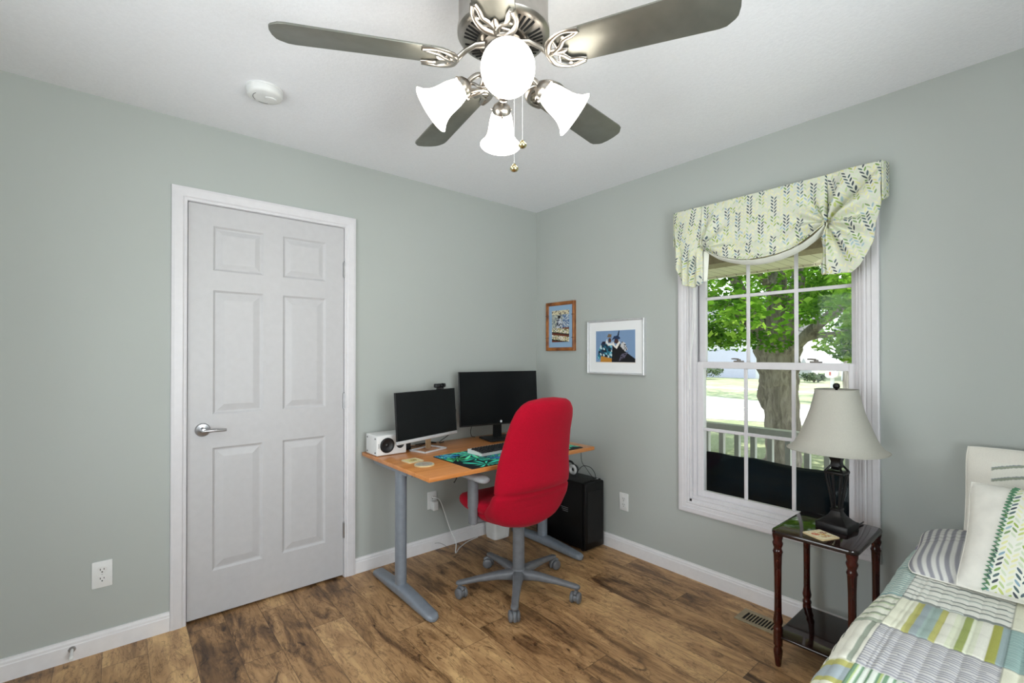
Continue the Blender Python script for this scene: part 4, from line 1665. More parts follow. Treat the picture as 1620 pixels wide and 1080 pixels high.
def cable(name, pts, r, mat, label, loc=None, n=8, cat='cable'):
    mb = MB()
    mb.tube(catmull(pts, n), r, 8)
    return tag(mb.build(name, mat, loc=pts[0], smooth=60), label, cat)


cable('monitor_cable', [(-0.80, -0.05, 0.93), (-0.80, -0.045, 0.86), (-0.815, -0.06, 0.80), (-0.87, -0.06, 0.76), (-0.93, -0.07, 0.735), (-0.945, -0.08, 0.7235), (-0.90, -0.06, 0.7235)], 0.0025, m_black, 'thin black cable hanging behind the larger monitor, left of its stand')
cable('monitor_cable', [(-0.64, -0.08, 0.92), (-0.665, -0.075, 0.85), (-0.69, -0.07, 0.78), (-0.675, -0.06, 0.735), (-0.64, -0.05, 0.7235)], 0.0022, m_black, 'thin black cable looping beside the stand neck of the larger monitor')
cable('desk_cable', [(-1.16, -0.08, 0.7235), (-1.10, -0.10, 0.728), (-1.02, -0.07, 0.735), (-0.96, -0.06, 0.7235), (-1.0, -0.03, 0.7235), (-1.1, -0.04, 0.7235)], 0.0028, m_black, 'tangled black cable lying on the desk behind the smaller monitor')
cable('desk_cable', [(-1.02, -0.055, 0.7235), (-0.99, -0.05, 0.76), (-0.98, -0.05, 0.80), (-0.985, -0.045, 0.84)], 0.002, m_black, 'short black cable rising behind the smaller monitor')
mb = MB()
mb.box((-1.245, -0.14, DZ), (-1.185, -0.08, DZ + 0.05), 0.006)
tag(mb.build('power_brick', m_black, loc=(-1.215, -0.11, DZ), smooth=30), 'small black power brick between the speaker and the smaller monitor', 'power brick')


# ---------------------------------------------------------------- office chair
def make_chair():
    cx, cy = -0.864, -0.778
    root = thing('office_chair', (cx, cy, 0), 'red fabric office chair on a grey five star base at the desk', 'office chair')
    M = Mat('red_wool', (168, 8, 36), 0.92, spec=0.15)
    p = M.position()
    n = M.noise(M.vec(p[0] * 420.0, p[1] * 420.0, p[2] * 420.0), 1.0, 2)
    M.color(M.ramp(n, [(0.3, (146, 4, 28)), (0.7, (182, 8, 42))]))
    M.b.inputs['Sheen Weight'].default_value = 0.10
    M.b.inputs['Sheen Roughness'].default_value = 0.5
    M.b.inputs['Sheen Tint'].default_value = (1, 0.5, 0.55, 1)
    M.bump(n, 0.25, 0.001)
    red = M.m
    # backrest: tall soft slab leaning back, flowing into the rear of the seat shell
    W = [(0.392, 0.03), (0.400, 0.10), (0.415, 0.165), (0.44, 0.215), (0.48, 0.246), (0.52, 0.258), (0.56, 0.260), (0.588, 0.257), (0.598, 0.247), (0.612, 0.254), (0.65, 0.254), (0.70, 0.249), (0.78, 0.238), (0.88, 0.222), (0.97, 0.210), (1.02, 0.194), (1.05, 0.168), (1.068, 0.142), (1.078, 0.105), (1.083, 0.04)]
    DEP = [(0.392, 0.05), (0.40, 0.11), (0.43, 0.13), (0.47, 0.120), (0.53, 0.085), (0.586, 0.066), (0.598, 0.049), (0.612, 0.060), (0.68, 0.058), (0.85, 0.050), (1.0, 0.044), (1.05, 0.036), (1.07, 0.024), (1.083, 0.010)]
    YC = [(0.392, -0.830), (0.43, -0.845), (0.48, -0.872), (0.54, -0.915), (0.60, -0.938), (0.75, -0.952), (0.90, -0.990), (1.083, -1.055)]
    mb = MB()
    rings = []
    zs = [0.392 + (1.083 - 0.392) * k / 60 for k in range(61)]
    for z in zs:
        w, d, yc = interp(W, z), interp(DEP, z), interp(YC, z)
        ring = []
        for a, b in superell(w, d, 2.6, 44):
            bow = 0.045 * (1 - (a / max(w, 1e-3)) ** 2) * sm((z - 0.55) / 0.1) * (w / 0.25)
            ring.append(Vector((cx - 0.020 + a, yc + b - bow + 0.022, z)))
        rings.append(ring)
    mb.loft(rings)
    mb.build('backrest', red, root, smooth=180)
    # seat cushion with waterfall front
    mb = MB()
    rings = []
    for z, g in ((0.448, 0.60), (0.452, 0.80), (0.462, 0.93), (0.48, 0.985), (0.50, 1.0), (0.52, 0.985), (0.532, 0.93), (0.538, 0.80), (0.540, 0.5), (0.538, 0.2)):
        ring = []
        for a, b in superell(0.258 * g, 0.242 * g, 3.0, 48):
            drop = -0.045 * sm((b - 0.14) / 0.12) - 0.012 * (1 - (a / 0.26) ** 2) * (z > 0.5)
            ring.append(Vector((cx - 0.004 + a, -0.700 + b, z + drop)))
        rings.append(ring)
    mb.loft(rings)
    mb.build('seat', red, root, smooth=180)
    mb = MB()
    rings = []
    for z, g in ((0.405, 0.55), (0.412, 0.75), (0.43, 0.90), (0.452, 0.97), (0.468, 0.98)):
        rings.append([Vector((cx - 0.004 + a, -0.735 + b - 0.01, z)) for a, b in superell(0.250 * g, 0.205 * g, 2.8, 40)])
    mb.loft(rings)
    mb.build('seat_shell', red, root, smooth=180)
    for s in (-1, 1):
        ax = cx + s * 0.272
        mb = MB()
        mb.loft([[Vector((ax + a, -0.725 + b, z)) for a, b in superell(0.024, 0.030, 2.6, 24)] for z in (0.500, 0.648)])
        mb.loft([[Vector((ax + a, -0.725 + b, z)) for a, b in superell(0.0205, 0.026, 2.6, 24)] for z in (0.415, 0.502)])
        mb.tube([(ax, -0.725, 0.430), (ax - s * 0.06, -0.725, 0.425), (ax - s * 0.16, -0.74, 0.418)], 0.020, 12, 0.8)
        arm = mb.build('armrest', m_chairg, root, smooth=50)
        mb = MB()
        rings = []
        for y, w, h in ((-0.845, 0.012, 0.008), (-0.840, 0.028, 0.012), (-0.81, 0.038, 0.015), (-0.70, 0.043, 0.016), (-0.62, 0.040, 0.015), (-0.590, 0.028, 0.012), (-0.584, 0.010, 0.007)):
            rings.append([Vector((ax + a, y, 0.660 + b + 0.006 * math.sin((y + 0.84) * 10))) for a, b in superell(w, h, 2.6, 24)])
        mb.loft(rings)
        mb.build('arm_pad', mottled('light_grey_pad', (146, 147, 150), 0.5), arm, smooth=60)
    mb = MB()
    mb.box((cx - 0.09, cy - 0.11, 0.385), (cx + 0.09, cy + 0.13, 0.425), 0.012, 3)
    mb.cyl((cx, cy, 0.30), (cx, cy, 0.395), 0.018, n=20)
    mb.cyl((cx, cy, 0.10), (cx, cy, 0.385), 0.034, 0.032, n=32, bevel=0.003)
    mb.cyl((cx, cy, 0.062), (cx, cy, 0.125), 0.043, 0.037, n=32, bevel=0.006)
    mb.build('gas_column', m_chairg, root, smooth=40)
    mb = MB()
    mb.tube([(cx + 0.08, cy + 0.03, 0.40), (cx + 0.20, cy + 0.03, 0.405), (cx + 0.27, cy + 0.03, 0.402)], [0.006, 0.006, 0.009], 10)
    mb.build('height_lever', m_black, root, smooth=60)
    for k in range(5):
        a = math.radians(153.6 + 72 * k)
        d = Vector((math.cos(a), math.sin(a), 0))
        sd = Vector((-d.y, d.x, 0))
        mb = MB()
        rings = []
        for r, w, zc, h in ((0.02, 0.030, 0.088, 0.030), (0.06, 0.029, 0.092, 0.026), (0.12, 0.025, 0.094, 0.021), (0.22, 0.020, 0.088, 0.015), (0.30, 0.0185, 0.080, 0.012), (0.325, 0.020, 0.0775, 0.0115), (0.342, 0.015, 0.0765, 0.009), (0.347, 0.006, 0.076, 0.005)):
            rings.append([Vector((cx, cy, zc)) + d * r + sd * x + Vector((0, 0, z)) for x, z in superell(w, h, 2.8, 20)])
        mb.loft(rings)
        leg = mb.build('base_arm', m_chairg, root, smooth=60)
        cpos = Vector((cx, cy, 0)) + d * 0.327
        wa = a + 0.5 + k * 1.3
        ww = Vector((math.cos(wa), math.sin(wa), 0))
        fw = Vector((-ww.y, ww.x, 0))
        hub = cpos + fw * 0.014
        mb = MB()
        mb.cyl(cpos + Vector((0, 0, 0.045)), cpos + Vector((0, 0, 0.075)), 0.008, n=12)
        mb.cyl(hub - ww * 0.008 + Vector((0, 0, 0.0285)), hub + ww * 0.008 + Vector((0, 0, 0.0285)), 0.022, n=20)
        mb.tube([hub - ww * 0.0 + Vector((0, 0, 0.0285)) + fw * (0.029 * math.cos(t)) + Vector((0, 0, 0.029 * math.sin(t))) for t in [q * PI / 8 for q in range(2, 10)]], 0.010, 8)
        cst = mb.build('caster', m_chairg, root, smooth=50)
        for s in (-1, 1):
            mb = MB()
            Mw = Matrix.Translation(hub + ww * s * 0.009 + Vector((0, 0, 0.0285))) @ (ww * s).to_track_quat('Z', 'Y').to_matrix().to_4x4()
            mb.lathe([(0, 0), (0.026, 0), (0.0285, 0.004), (0.0285, 0.012), (0.025, 0.017), (0.016, 0.020), (0, 0.021)], 28, Mw)
            mb.build('wheel', mottled('grey_caster', (104, 106, 110), 0.4) if k == 0 and s < 0 else bpy.data.materials['grey_caster'], cst, smooth=40)


make_chair()


# ---------------------------------------------------------------- computer tower, headset, bin, charger
def make_tower():
    x0, x1, y0, y1, h = -0.222, -0.030, -0.700, -0.235, 0.455
    root = thing('computer_tower', ((x0 + x1) / 2, (y0 + y1) / 2, 0), 'black computer tower standing on the floor under the right end of the desk', 'computer')
    mt = mottled('satin_black', (13, 13, 14), 0.4, amt=0.1, spec=0.3)
    mb = MB()
    mb.box((x0, y0 + 0.02, 0.018), (x1, y1, h), 0.006, 2)
    mb.build('case', mt, root, smooth=30)
    mb = MB()
    mb.box((x0, y0 - 0.006, 0.012), (x1, y0 + 0.022, h - 0.004), 0.012, 3)
    fr = mb.build('front_panel', mt, root, smooth=30)
    mb = MB()
    mb.box((x0 + 0.02, y0 - 0.0075, 0.06), (x1 - 0.02, y0 - 0.005, h - 0.06))
    mb.build('mesh_grille', mottled('black_mesh', (10, 10, 11), 0.7), fr)
    mb = MB()
    for k in range(3):
        mb.box((x0 - 0.0012, -0.55, 0.235 + k * 0.012), (x0, -0.50 + k * 0.008, 0.239 + k * 0.012))
    mb.build('side_mark', mottled('grey_mark', (120, 120, 124), 0.5), root)
    mb = MB()
    mb.lathe([(0, 0), (0.008, 0), (0.008, 0.002), (0.006, 0.003), (0, 0.0025)], 20, Matrix.Translation((x1 - 0.03, y0 + 0.03, h)))
    mb.build('power_button', m_silver, root, smooth=40)
    for k in range(3):
        mb = MB()
        mb.box((x0 + 0.03 + 0.028 * k, y0 + 0.024, h - 0.0005), (x0 + 0.046 + 0.028 * k, y0 + 0.034, h + 0.0008))
        mb.build('port', m_dark, root)
    for sx in (x0 + 0.03, x1 - 0.03):
        for sy in (y0 + 0.04, y1 - 0.04):
            mb = MB()
            mb.cyl((sx, sy, 0), (sx, sy, 0.02), 0.014, n=16)
            mb.build('rubber_foot', m_black, root)


make_tower()


def make_headset():
    c = Vector((-0.165, -0.50, 0.455))
    root = thing('headset', tuple(c), 'black and white over ear headset resting on the computer tower', 'headset')
    mb = MB()
    pts = [c + Vector((0.070 * math.cos(t), 0.01, 0.050 + 0.055 * math.sin(t))) for t in [q * PI / 14 for q in range(15)]]
    mb.tube([c + Vector((0.072, 0.01, 0.035))] + pts + [c + Vector((-0.072, 0.01, 0.035))], 0.008, 10, 0.8, up=(0, 1, 0))
    mb.build('headband', m_black, root, smooth=60)
    for s in (-1, 1):
        M = Matrix.Translation(c + Vector((s * 0.070, 0.01, 0.038))) @ Matrix.Rotation(s * PI / 2, 4, 'Y')
        mb = MB()
        mb.lathe([(0, 0.016), (0.025, 0.016), (0.034, 0.010), (0.036, 0.0), (0.03, -0.008), (0, -0.010)], 28, M)
        ec = mb.build('ear_cup', m_black, root, smooth=40)
        mb = MB()
        mb.lathe([(0.012, -0.010), (0.02, -0.024), (0.03, -0.024), (0.036, -0.012), (0.03, -0.006)], 28, M)
        mb.build('ear_cushion', m_white, ec, smooth=60)


make_headset()
cable('tower_cable', [(-0.075, -0.672, 0.458), (-0.078, -0.66, 0.50), (-0.10, -0.64, 0.535), (-0.13, -0.60, 0.54), (-0.16, -0.58, 0.50), (-0.17, -0.58, 0.462)], 0.0022, m_black, 'black cable arching over the top of the computer tower')
cable('tower_cable', [(-0.09, -0.672, 0.458), (-0.12, -0.665, 0.49), (-0.17, -0.66, 0.55), (-0.21, -0.665, 0.59), (-0.225, -0.67, 0.65), (-0.23, -0.68, 0.697)], 0.0018, m_black, 'thin black cable running from the tower up to the underside of the desk')
cable('desk_cable', [(-0.93, -0.35, 0.690), (-0.93, -0.35, 0.64), (-0.955, -0.32, 0.57), (-0.94, -0.25, 0.50), (-0.90, -0.18, 0.48)], 0.003, m_black, 'black cable dangling under the desk behind the chair seat')


def make_bin():
    c = (-0.475, -0.10, 0)
    root = thing('waste_bin', c, 'small white plastic bin on the floor under the desk behind the chair column', 'waste bin')
    T = Matrix.Translation(c)
    mb = MB()
    rings = []
    for z, g in ((0.0, 0.78), (0.003, 0.82), (0.02, 0.84), (0.185, 0.97), (0.19, 1.0), (0.196, 1.0), (0.196, 0.95), (0.18, 0.93), (0.02, 0.80), (0.012, 0.78)):
        rings.append([T @ Vector((x, y, z)) for x, y in rectloop(0.17 * g, 0.14 * g, 0.03 * g, 6)])
    mb.loft(rings)
    mb.build('bucket', m_white, root, smooth=40)
    return root


make_bin()
mb = MB()
mb.box((-0.972, -0.050, 0.272), (-0.936, -0.0085, 0.330), 0.005, 3)
tag(mb.build('wall_charger', m_white, loc=(-0.954, -0.0085, 0.30), smooth=30), 'white plug-in charger block in the outlet under the desk', 'charger')
cable('white_power_cord', [(-0.962, -0.0085, 0.355), (-0.955, -0.035, 0.356), (-0.925, -0.05, 0.335), (-0.890, -0.05, 0.25), (-0.860, -0.07, 0.14), (-0.845, -0.12, 0.06), (-0.870, -0.155, 0.006), (-0.80, -0.10, 0.005), (-0.70, -0.05, 0.005), (-0.60, -0.03, 0.005)], 0.0032, m_white, 'white power cord drooping from the outlet to the floor under the desk', cat='cord')
cable('loose_wire', [(-0.945, -0.018, 0.046), (-0.91, -0.025, 0.040), (-0.88, -0.04, 0.022), (-0.86, -0.06, 0.004)], 0.0012, mottled('grey_wire', (120, 120, 120), 0.6), 'thin grey wire ends against the baseboard under the desk', cat='wire')

# ---------------------------------------------------------------- bed, quilt, pillows
BZ, BY0, BY1 = 0.572, -2.355, -3.330       # quilt top, near-table edge, far edge
BX0, BX1 = -0.075, -2.02


def make_bed():
    root = thing('bed', (-1.05, -2.84, 0), 'twin bed with its head against the window wall, under a patchwork quilt', 'bed')
    mb = MB()
    mb.box((BX1 + 0.03, BY1 + 0.03, 0.34), (BX0, BY0 - 0.022, BZ - 0.014), 0.05, 4)
    mb.build('mattress', mottled('mattress_ticking', (220, 220, 214), 0.9), root, smooth=40)
    mb = MB()
    mb.box((BX1 + 0.03, BY1 + 0.03, 0.17), (BX0, BY0 - 0.022, 0.34), 0.015, 2)
    mb.build('box_spring', mottled('box_spring_cloth', (200, 198, 190), 0.9), root, smooth=40)
    mb = MB()
    mb.box((BX1 + 0.04, BY1 + 0.04, 0.13), (BX0, BY0 - 0.03, 0.17), 0.004)
    mb.build('bed_frame', m_black, root)
    for x in (BX1 + 0.12, BX0 - 0.1):
        for y in (BY1 + 0.1, BY0 - 0.1):
            mb = MB()
            mb.cyl((x, y, 0), (x, y, 0.13), 0.02, n=16)
            mb.build('leg', m_black, root)


make_bed()

CREAM, OLIVE, GREY, TEAL, LAV, GRN = (232, 231, 214), (188, 186, 116), (138, 146, 136), (160, 186, 184), (188, 188, 190), (150, 170, 108)
BANDS = [(0.055, (232, 232, 212)), (0.075, OLIVE), (0.095, (160, 172, 176)), (0.125, (164, 184, 178)), (0.142, OLIVE), (0.168, (236, 236, 222)), (0.192, (226, 230, 206)), (0.212, (160, 172, 104)), (0.235, (230, 234, 212)), (0.262, (236, 236, 224)), (0.285, (176, 178, 96)), (0.315, (160, 178, 180)), (0.332, (172, 186, 190)), (0.348, OLIVE), (0.36, (226, 226, 200))]


def bands(t):
    t = t % 0.36
    for e, c in BANDS:
        if t < e:
            return c
    return CREAM


def patch(kind, x, t):
    """x: along the bed (m from the wall, positive), t: across the bed (m from the side edge)"""
    w = 0.0008 * math.sin(x * 23 + t * 31) + 0.0005 * math.sin(t * 70)
    if kind == 'A':      # white with dark broken lines across
        q = ((x + w) % 0.034) / 0.034
        return (128, 134, 130) if q < 0.16 else ((206, 212, 204) if q < 0.3 else (234, 234, 226))
    if kind == 'B':      # coloured bands running down the bed
        return bands(t * 1.35)
    if kind == 'C':      # lavender grey with fine dark lines across
        q = ((x + w) % 0.0115) / 0.0115
        return (142, 142, 150) if q < 0.3 else ((208, 207, 205) if q < 0.75 else (190, 190, 196))
    if kind == 'D':      # green and white fine stripes down the bed
        q = (t % 0.0145) / 0.0145
        return (128, 162, 132) if q < 0.4 else ((196, 214, 146) if (int(t / 0.0145) % 3 == 0 and q < 0.7) else (222, 228, 218))
    if kind == 'E':      # teal, fine weave across
        q = ((x + w) % 0.009) / 0.009
        return (144, 172, 168) if q < 0.4 else (170, 196, 192)
    if kind == 'F':      # lavender stripes down the bed
        q = (t % 0.034) / 0.034
        return (150, 150, 168) if q < 0.42 else (222, 222, 214)
    if kind == 'G':      # white with grey-green stripes across
        q = ((x + w) % 0.052) / 0.052
        return (158, 166, 150) if q < 0.26 else ((200, 214, 176) if q < 0.36 else (230, 231, 216))
    if kind == 'H':      # cream with two bold stripes down the bed
        q = (t % 0.052) / 0.052
        return (150, 158, 144) if q < 0.24 else (232, 231, 218)
    if kind == 'I':      # cream, olive and blue-grey bands across
        q = ((x + w) % 0.24) / 0.24
        return (230, 230, 200) if q < 0.2 else OLIVE if q < 0.3 else (172, 184, 190) if q < 0.55 else OLIVE if q < 0.64 else (232, 232, 212)
    q = ((x + w) % 0.017) / 0.017   # J teal seersucker
    return (140, 168, 166) if q < 0.4 else (204, 216, 208)


XB = [0.0, 0.26, 0.50, 0.757, 1.003, 1.238, 1.48, 1.74, 2.1]
LAYOUT = {0: 'FJJGHIJG', 1: 'FFABCDAB', 2: 'CABEBCDE', 3: 'BFCDEABC', 4: 'DCBAHFGA', 5: 'GHIJGHIJ'}
TB = [-1.0, 0.040, 0.265, 0.495, 0.725, 0.90, 9.0]


def quilt_color(x, t):
    i = max(0, min(7, sum(1 for b in XB[1:] if -x >= b)))
    j = max(0, min(5, sum(1 for b in TB[1:] if t >= b)))
    k = LAYOUT[j][i]
    if i == 6 and j == 1 and False:
        k = 'B'
    tt = t - TB[j] if j else t + 0.5
    c = patch(k, -x, tt)
    # seam thread
    sx = min(abs(-x - b) for b in XB)
    st = min(abs(t - b) for b in TB)
    if min(sx, st) < 0.0014:
        c = tuple(q * 0.78 for q in c)
    return c


def pillow_rise(x, t):
    """the quilt rises a little where it is tucked against the pillows"""
    return 0.012 * sm((x + 0.62) / 0.3)


def make_quilt():
    R = 0.055
    drop = 0.30
    Wd = BY0 - BY1
    arc = R * PI / 2
    total = 2 * drop + 2 * arc + (Wd - 2 * R)
    L = BX0 - BX1
    footd = 0.28

    def cross(sv):
        """arclength from the near hem -> (y, z, inward normal y, z)"""
        if sv < drop:
            return BY0, BZ - R - drop + sv, 1, 0
        sv -= drop
        if sv < arc:
            a = sv / R
            return BY0 - R + R * math.cos(a), BZ - R + R * math.sin(a), math.cos(a), math.sin(a)
        sv -= arc
        if sv < Wd - 2 * R:
            return BY0 - R - sv, BZ, 0, 1
        sv -= Wd - 2 * R
        if sv < arc:
            a = sv / R
            return BY1 + R - R * math.sin(a), BZ - R + R * math.cos(a), -math.sin(a), math.cos(a)
        sv -= arc
        return BY1, BZ - R - sv, -1, 0

    def par(u, v):
        sx = u * (L + footd)
        # denser near side of the bed
        vv = v * 0.62 if v < 0.72 else 0.4464 + (v - 0.72) / 0.28 * (1 - 0.4464)
        return sx, vv * total

    def fn(u, v):
        sx, sv = par(u, v)
        y, z, ny, nz = cross(sv)
        x = BX0 - sx
        down = 0.0
        if sx > L:
            down = sx - L
            x = BX1 - 0.012 * sm(down / 0.05)
            z = min(z, z - down * (z > 0.2))
            z = max(z, 0.19)
        t = sv - drop
        # quilted channels every 3 cm, puckered across
        pu = 0.0028 * abs(math.sin(PI * t / 0.029)) ** 0.6
        pu += 0.0016 * abs(math.sin(PI * (-x) / 0.085)) ** 0.7
        pu += 0.0010 * math.sin(x * 60 + t * 35) * math.sin(t * 52 - x * 22)
        sx2 = min(abs(-x - b) for b in XB)
        st2 = min(abs(t - arc - 0 - b + 0.0) for b in TB[1:5])
        pu -= 0.003 * math.exp(-(min(sx2, st2) / 0.004) ** 2)
        big = 0.004 * math.sin(x * 5.1 + 0.7) + 0.0035 * math.sin(x * 11 + t * 6)
        hang = 0.012 * math.sin(x * 13 + 1) * sm((drop - sv) / drop)
        y2 = y + ny * (pu + big * 0.7 + hang)
        z2 = z + nz * (pu + big + pillow_rise(x, t))
        return (x, y2, z2)

    def col(u, v):
        sx, sv = par(u, v)
        return quilt_color(BX0 - sx, sv - drop - arc + 0.028)
    m = painted('quilt_cotton', 0.92, 0.15, fuzz=0.16, bump=0.25)
    o = surf('patchwork_quilt', fn, 640, 400, m, None, loc=(-1.05, -2.84, BZ), color=col, smooth=180)
    tag(o, 'patchwork quilt in pale green, grey and cream stripes spread over the bed', 'quilt')


make_quilt()


def cushion(name, M, w, h, t, mat_front, label, cat, color=None, n=60, pinch=0.07, rnd=0.03, back=1.0, uvs=1.0, mat_back=None, flange=0.0, group=None):
    """soft rectangular pillow; local x right, y up, z = front normal"""
    root = thing(name, tuple(M.translation), label, cat, group)

    def shape(u, v, side):
        a, b = 2 * u - 1, 2 * v - 1
        f = max(0.0, 1 - abs(a) ** 2.6) ** 0.55 * max(0.0, 1 - abs(b) ** 2.6) ** 0.55
        x = a * w / 2 * (1 - pinch * (1 - abs(b) ** 2) * abs(a) ** 2 * 0.8 + 0.0)
        y = b * h / 2 * (1 - pinch * (1 - abs(a) ** 2) * abs(b) ** 2 * 0.8)
        x *= 1 - rnd * abs(b) ** 5
        y *= 1 - rnd * abs(a) ** 5
        wr = 0.0025 * math.sin(a * 9 + b * 4) * f + 0.002 * math.sin(b * 13 - a * 5) * f
        return M @ Vector((x, y, side * (t / 2 * f + wr)))

    def fr(u, v):
        p = shape(u, v, 1)
        return (p.x, p.y, p.z, u * w * uvs, v * h * uvs)

    def bk(u, v):
        p = shape(1 - u, v, -back)
        return (p.x, p.y, p.z, u * w, v * h)
    surf('front', fr, n, n, mat_front, root, color=color)
    surf('back', bk, 30, 30, mat_back or m_pillow_plain, root)
    pts = [shape(u, v, 0) for u, v in [(k / 24, 0) for k in range(24)] + [(1, k / 24) for k in range(24)] + [(1 - k / 24, 1) for k in range(24)] + [(0, 1 - k / 24) for k in range(25)]]
    mb = MB()
    mb.tube(pts, 0.0022, 6)
    mb.build('edge_seam', mat_back or m_pillow_plain, root, smooth=60)
    return root, shape


m_pillow_plain = mottled('cream_cotton', (226, 224, 216), 0.92, amt=0.02, bump=0.25, bscale=500, spec=0.15)
m_sham = painted('sham_cotton', 0.92, 0.15, fuzz=0.14, bump=0.25)


def sham_stripes(u, v):
    q = (u * 0.70 % 0.0235) / 0.0235
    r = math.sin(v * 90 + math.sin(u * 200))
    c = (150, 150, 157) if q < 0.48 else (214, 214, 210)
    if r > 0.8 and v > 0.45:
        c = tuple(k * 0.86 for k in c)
    return c


# lying pillow in the grey stripe sham, under the upright pillows
Mp = Matrix.Translation((-0.335, -2.742, 0.597)) @ Matrix.Rotation(math.radians(2), 4, 'Z') @ Matrix(((0, 1, 0, 0), (-1, 0, 0, 0), (0, 0, 1, 0), (0, 0, 0, 1))) @ Matrix.Rotation(math.radians(4), 4, 'X')
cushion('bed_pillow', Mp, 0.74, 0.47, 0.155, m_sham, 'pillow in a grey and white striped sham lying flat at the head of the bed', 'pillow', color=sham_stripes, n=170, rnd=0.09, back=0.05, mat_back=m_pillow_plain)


def euro_color(u, v):
    b = 0.12
    if u < b or u > 1 - b or v > 0.86:
        return (230, 227, 217)
    x = (u - b) / (1 - 2 * b)
    arch = 0.10 * (1 - (2 * x - 1) ** 2)
    y = v - arch * sm((v - 0.45) / 0.3)
    if y > 0.44:
        q = ((y - 0.44) % 0.105) / 0.105
        return (150, 158, 142) if 0.30 < q < 0.5 else (138, 146, 152) if 0.5 <= q < 0.56 else (230, 230, 220)
    if y > 0.16:
        return bands((x * 0.5 + 0.02) % 0.36)
    return (230, 230, 222)


Me = Matrix.Translation((-0.130, -2.800, 0.762)) @ Matrix(((0, 0.25, -0.968, 0), (-1, 0, 0, 0), (0, 0.968, 0.25, 0), (0, 0, 0, 1)))
cushion('bed_pillow', Me, 0.62, 0.40, 0.10, m_sham, 'cream striped pillow leaning upright against the wall at the bed head', 'pillow', color=euro_color, n=150, pinch=0.03)

ca, sa = math.cos(math.radians(40)), math.sin(math.radians(40))
Md = Matrix.Translation((-0.475, -2.790, 0.722)) @ Matrix(((0, sa, -ca, 0), (-1, 0, 0, 0), (0, ca, sa, 0), (0, 0, 0, 1))) @ Matrix.Rotation(math.radians(-2), 4, 'Z')
m_leafp = leaf_mat('leaf_print_panel', (230, 231, 220), scale=1.05, rot=math.radians(6)).m
proot, pshape = cushion('throw_pillow', Md, 0.54, 0.375, 0.15, m_pillow_plain, 'cream throw pillow with a leaf print panel and green zigzag trim', 'pillow', n=60)
PA, PB = 0.185, 0.815      # panel across the pillow


def panel(u, v):
    a = PA + 0.02 * (1 - 2 * u) + (PB - PA) * u - 0.085 * (1 - v) * (1 - 2 * u)
    p = pshape(a, 0.012 + 0.976 * v, 1)
    p = p + Md.to_3x3() @ Vector((0, 0, 0.0025))
    return (p.x, p.y, p.z, a * 0.54, v * 0.375)


surf('leaf_panel', panel, 60, 60, m_leafp, proot)
for side in (0, 1):
    mb = MB()
    pts = []
    for k in range(57):
        v = k / 56
        q = panel(side, v)
        p = Vector(q[:3]) + Md.to_3x3() @ Vector(((0.006 if k % 2 else -0.006), 0, 0.001))
        pts.append(p)
    mb.tube(pts, 0.0040, 6, 0.5)
    mb.build('zigzag_trim', mottled('green_rickrack', (92, 142, 108), 0.9), proot)


# ---------------------------------------------------------------- outside: porch, garden, street
GZ = -0.70


def outside_mats():
    M = Mat('lawn_grass', (120, 150, 70), 0.95, spec=0.1)
    p = M.position()
    n = M.noise(M.vec(p[0] * 1.0, p[1] * 1.0, 0.0), 0.7, 5, 0.6)
    f = M.noise(M.vec(p[0] * 1.0, p[1] * 1.0, 0.0), 22.0, 4, 0.7)
    M.color(M.ramp(n * 0.5 + f * 0.5, [(0.35, (122, 132, 96)), (0.5, (154, 160, 126)), (0.65, (186, 188, 156))]))
    M.bump(f, 0.6, 0.03)
    return M.m


m_grass = outside_mats()
m_conc = mottled('pale_concrete', (214, 208, 200), 0.9, amt=0.03, scale=1.5)
m_siding = Mat('white_siding', (226, 226, 228), 0.7)
_p = m_siding.position()
m_siding.bump((_p[2] * 9.0).fract(), 0.6, 0.01)
m_siding = m_siding.m
m_ptrim = mottled('porch_white', (206, 207, 206), 0.6, amt=0.02)
mb = MB()
mb.box((TW, -40, GZ - 0.3), (90, 60, GZ))
struct(mb.build('ground', m_grass))
mb = MB()
# street strip running past the house at a slight angle, with a driveway
mb.prism([(11.6, -30), (12.2, 3.0), (11.4, 5.0), (9.0, 40), (16.5, 40), (19.4, 9.0), (18.5, 5.0), (17.5, -30)], 0.02, Matrix.Translation((0, 0, GZ)))
struct(mb.build('street', m_conc))
mb = MB()
mb.prism([(24.6, -30), (25.4, 40), (26.6, 40), (25.8, -30)], 0.02, Matrix.Translation((0, 0, GZ)))
struct(mb.build('sidewalk', m_conc))
mb = MB()
mb.box((TW, -6.0, GZ), (1.62, 5.0, -0.12))
struct(mb.build('porch_floor', mottled('porch_boards', (150, 146, 140), 0.7)))
# exterior wall beyond the room, roof deck, beam and soffit
mb = MB()
mb.box((0.0, TW, GZ), (TW, 5.0, 2.75))
mb.box((0.0, -6.0, GZ), (TW, RY - TW, 2.75))
mb.box((0.0, RY - TW, GZ), (TW, TW, -0.12)).box((0.0, RY - TW, H + 0.15), (TW, TW, 2.75))
struct(mb.build('wall_exterior', m_siding))
mb = MB()
mb.box((-4.0, -6.2, 2.76), (2.25, 5.2, 2.86))
struct(mb.build('porch_roof', mottled('roof_felt', (92, 88, 84), 0.9)))
m_soff = Mat('soffit_boards', (238, 228, 212), 0.7)
_p = m_soff.position()
_g = (_p[1] / 0.10).fract()
m_soff.color(m_soff.mix(_g.lt(0.05), (240, 231, 216), (150, 136, 120)))
m_soff = m_soff.m
mb = MB()
mb.box((1.66, -6.0, 2.115), (2.20, 5.0, 2.135))
mb.box((2.19, -6.0, 2.10), (2.25, 5.0, 2.76))
struct(mb.build('porch_soffit', m_soff))
mb = MB()
mb.box((1.44, -6.0, 2.10), (1.66, 5.0, 2.40))
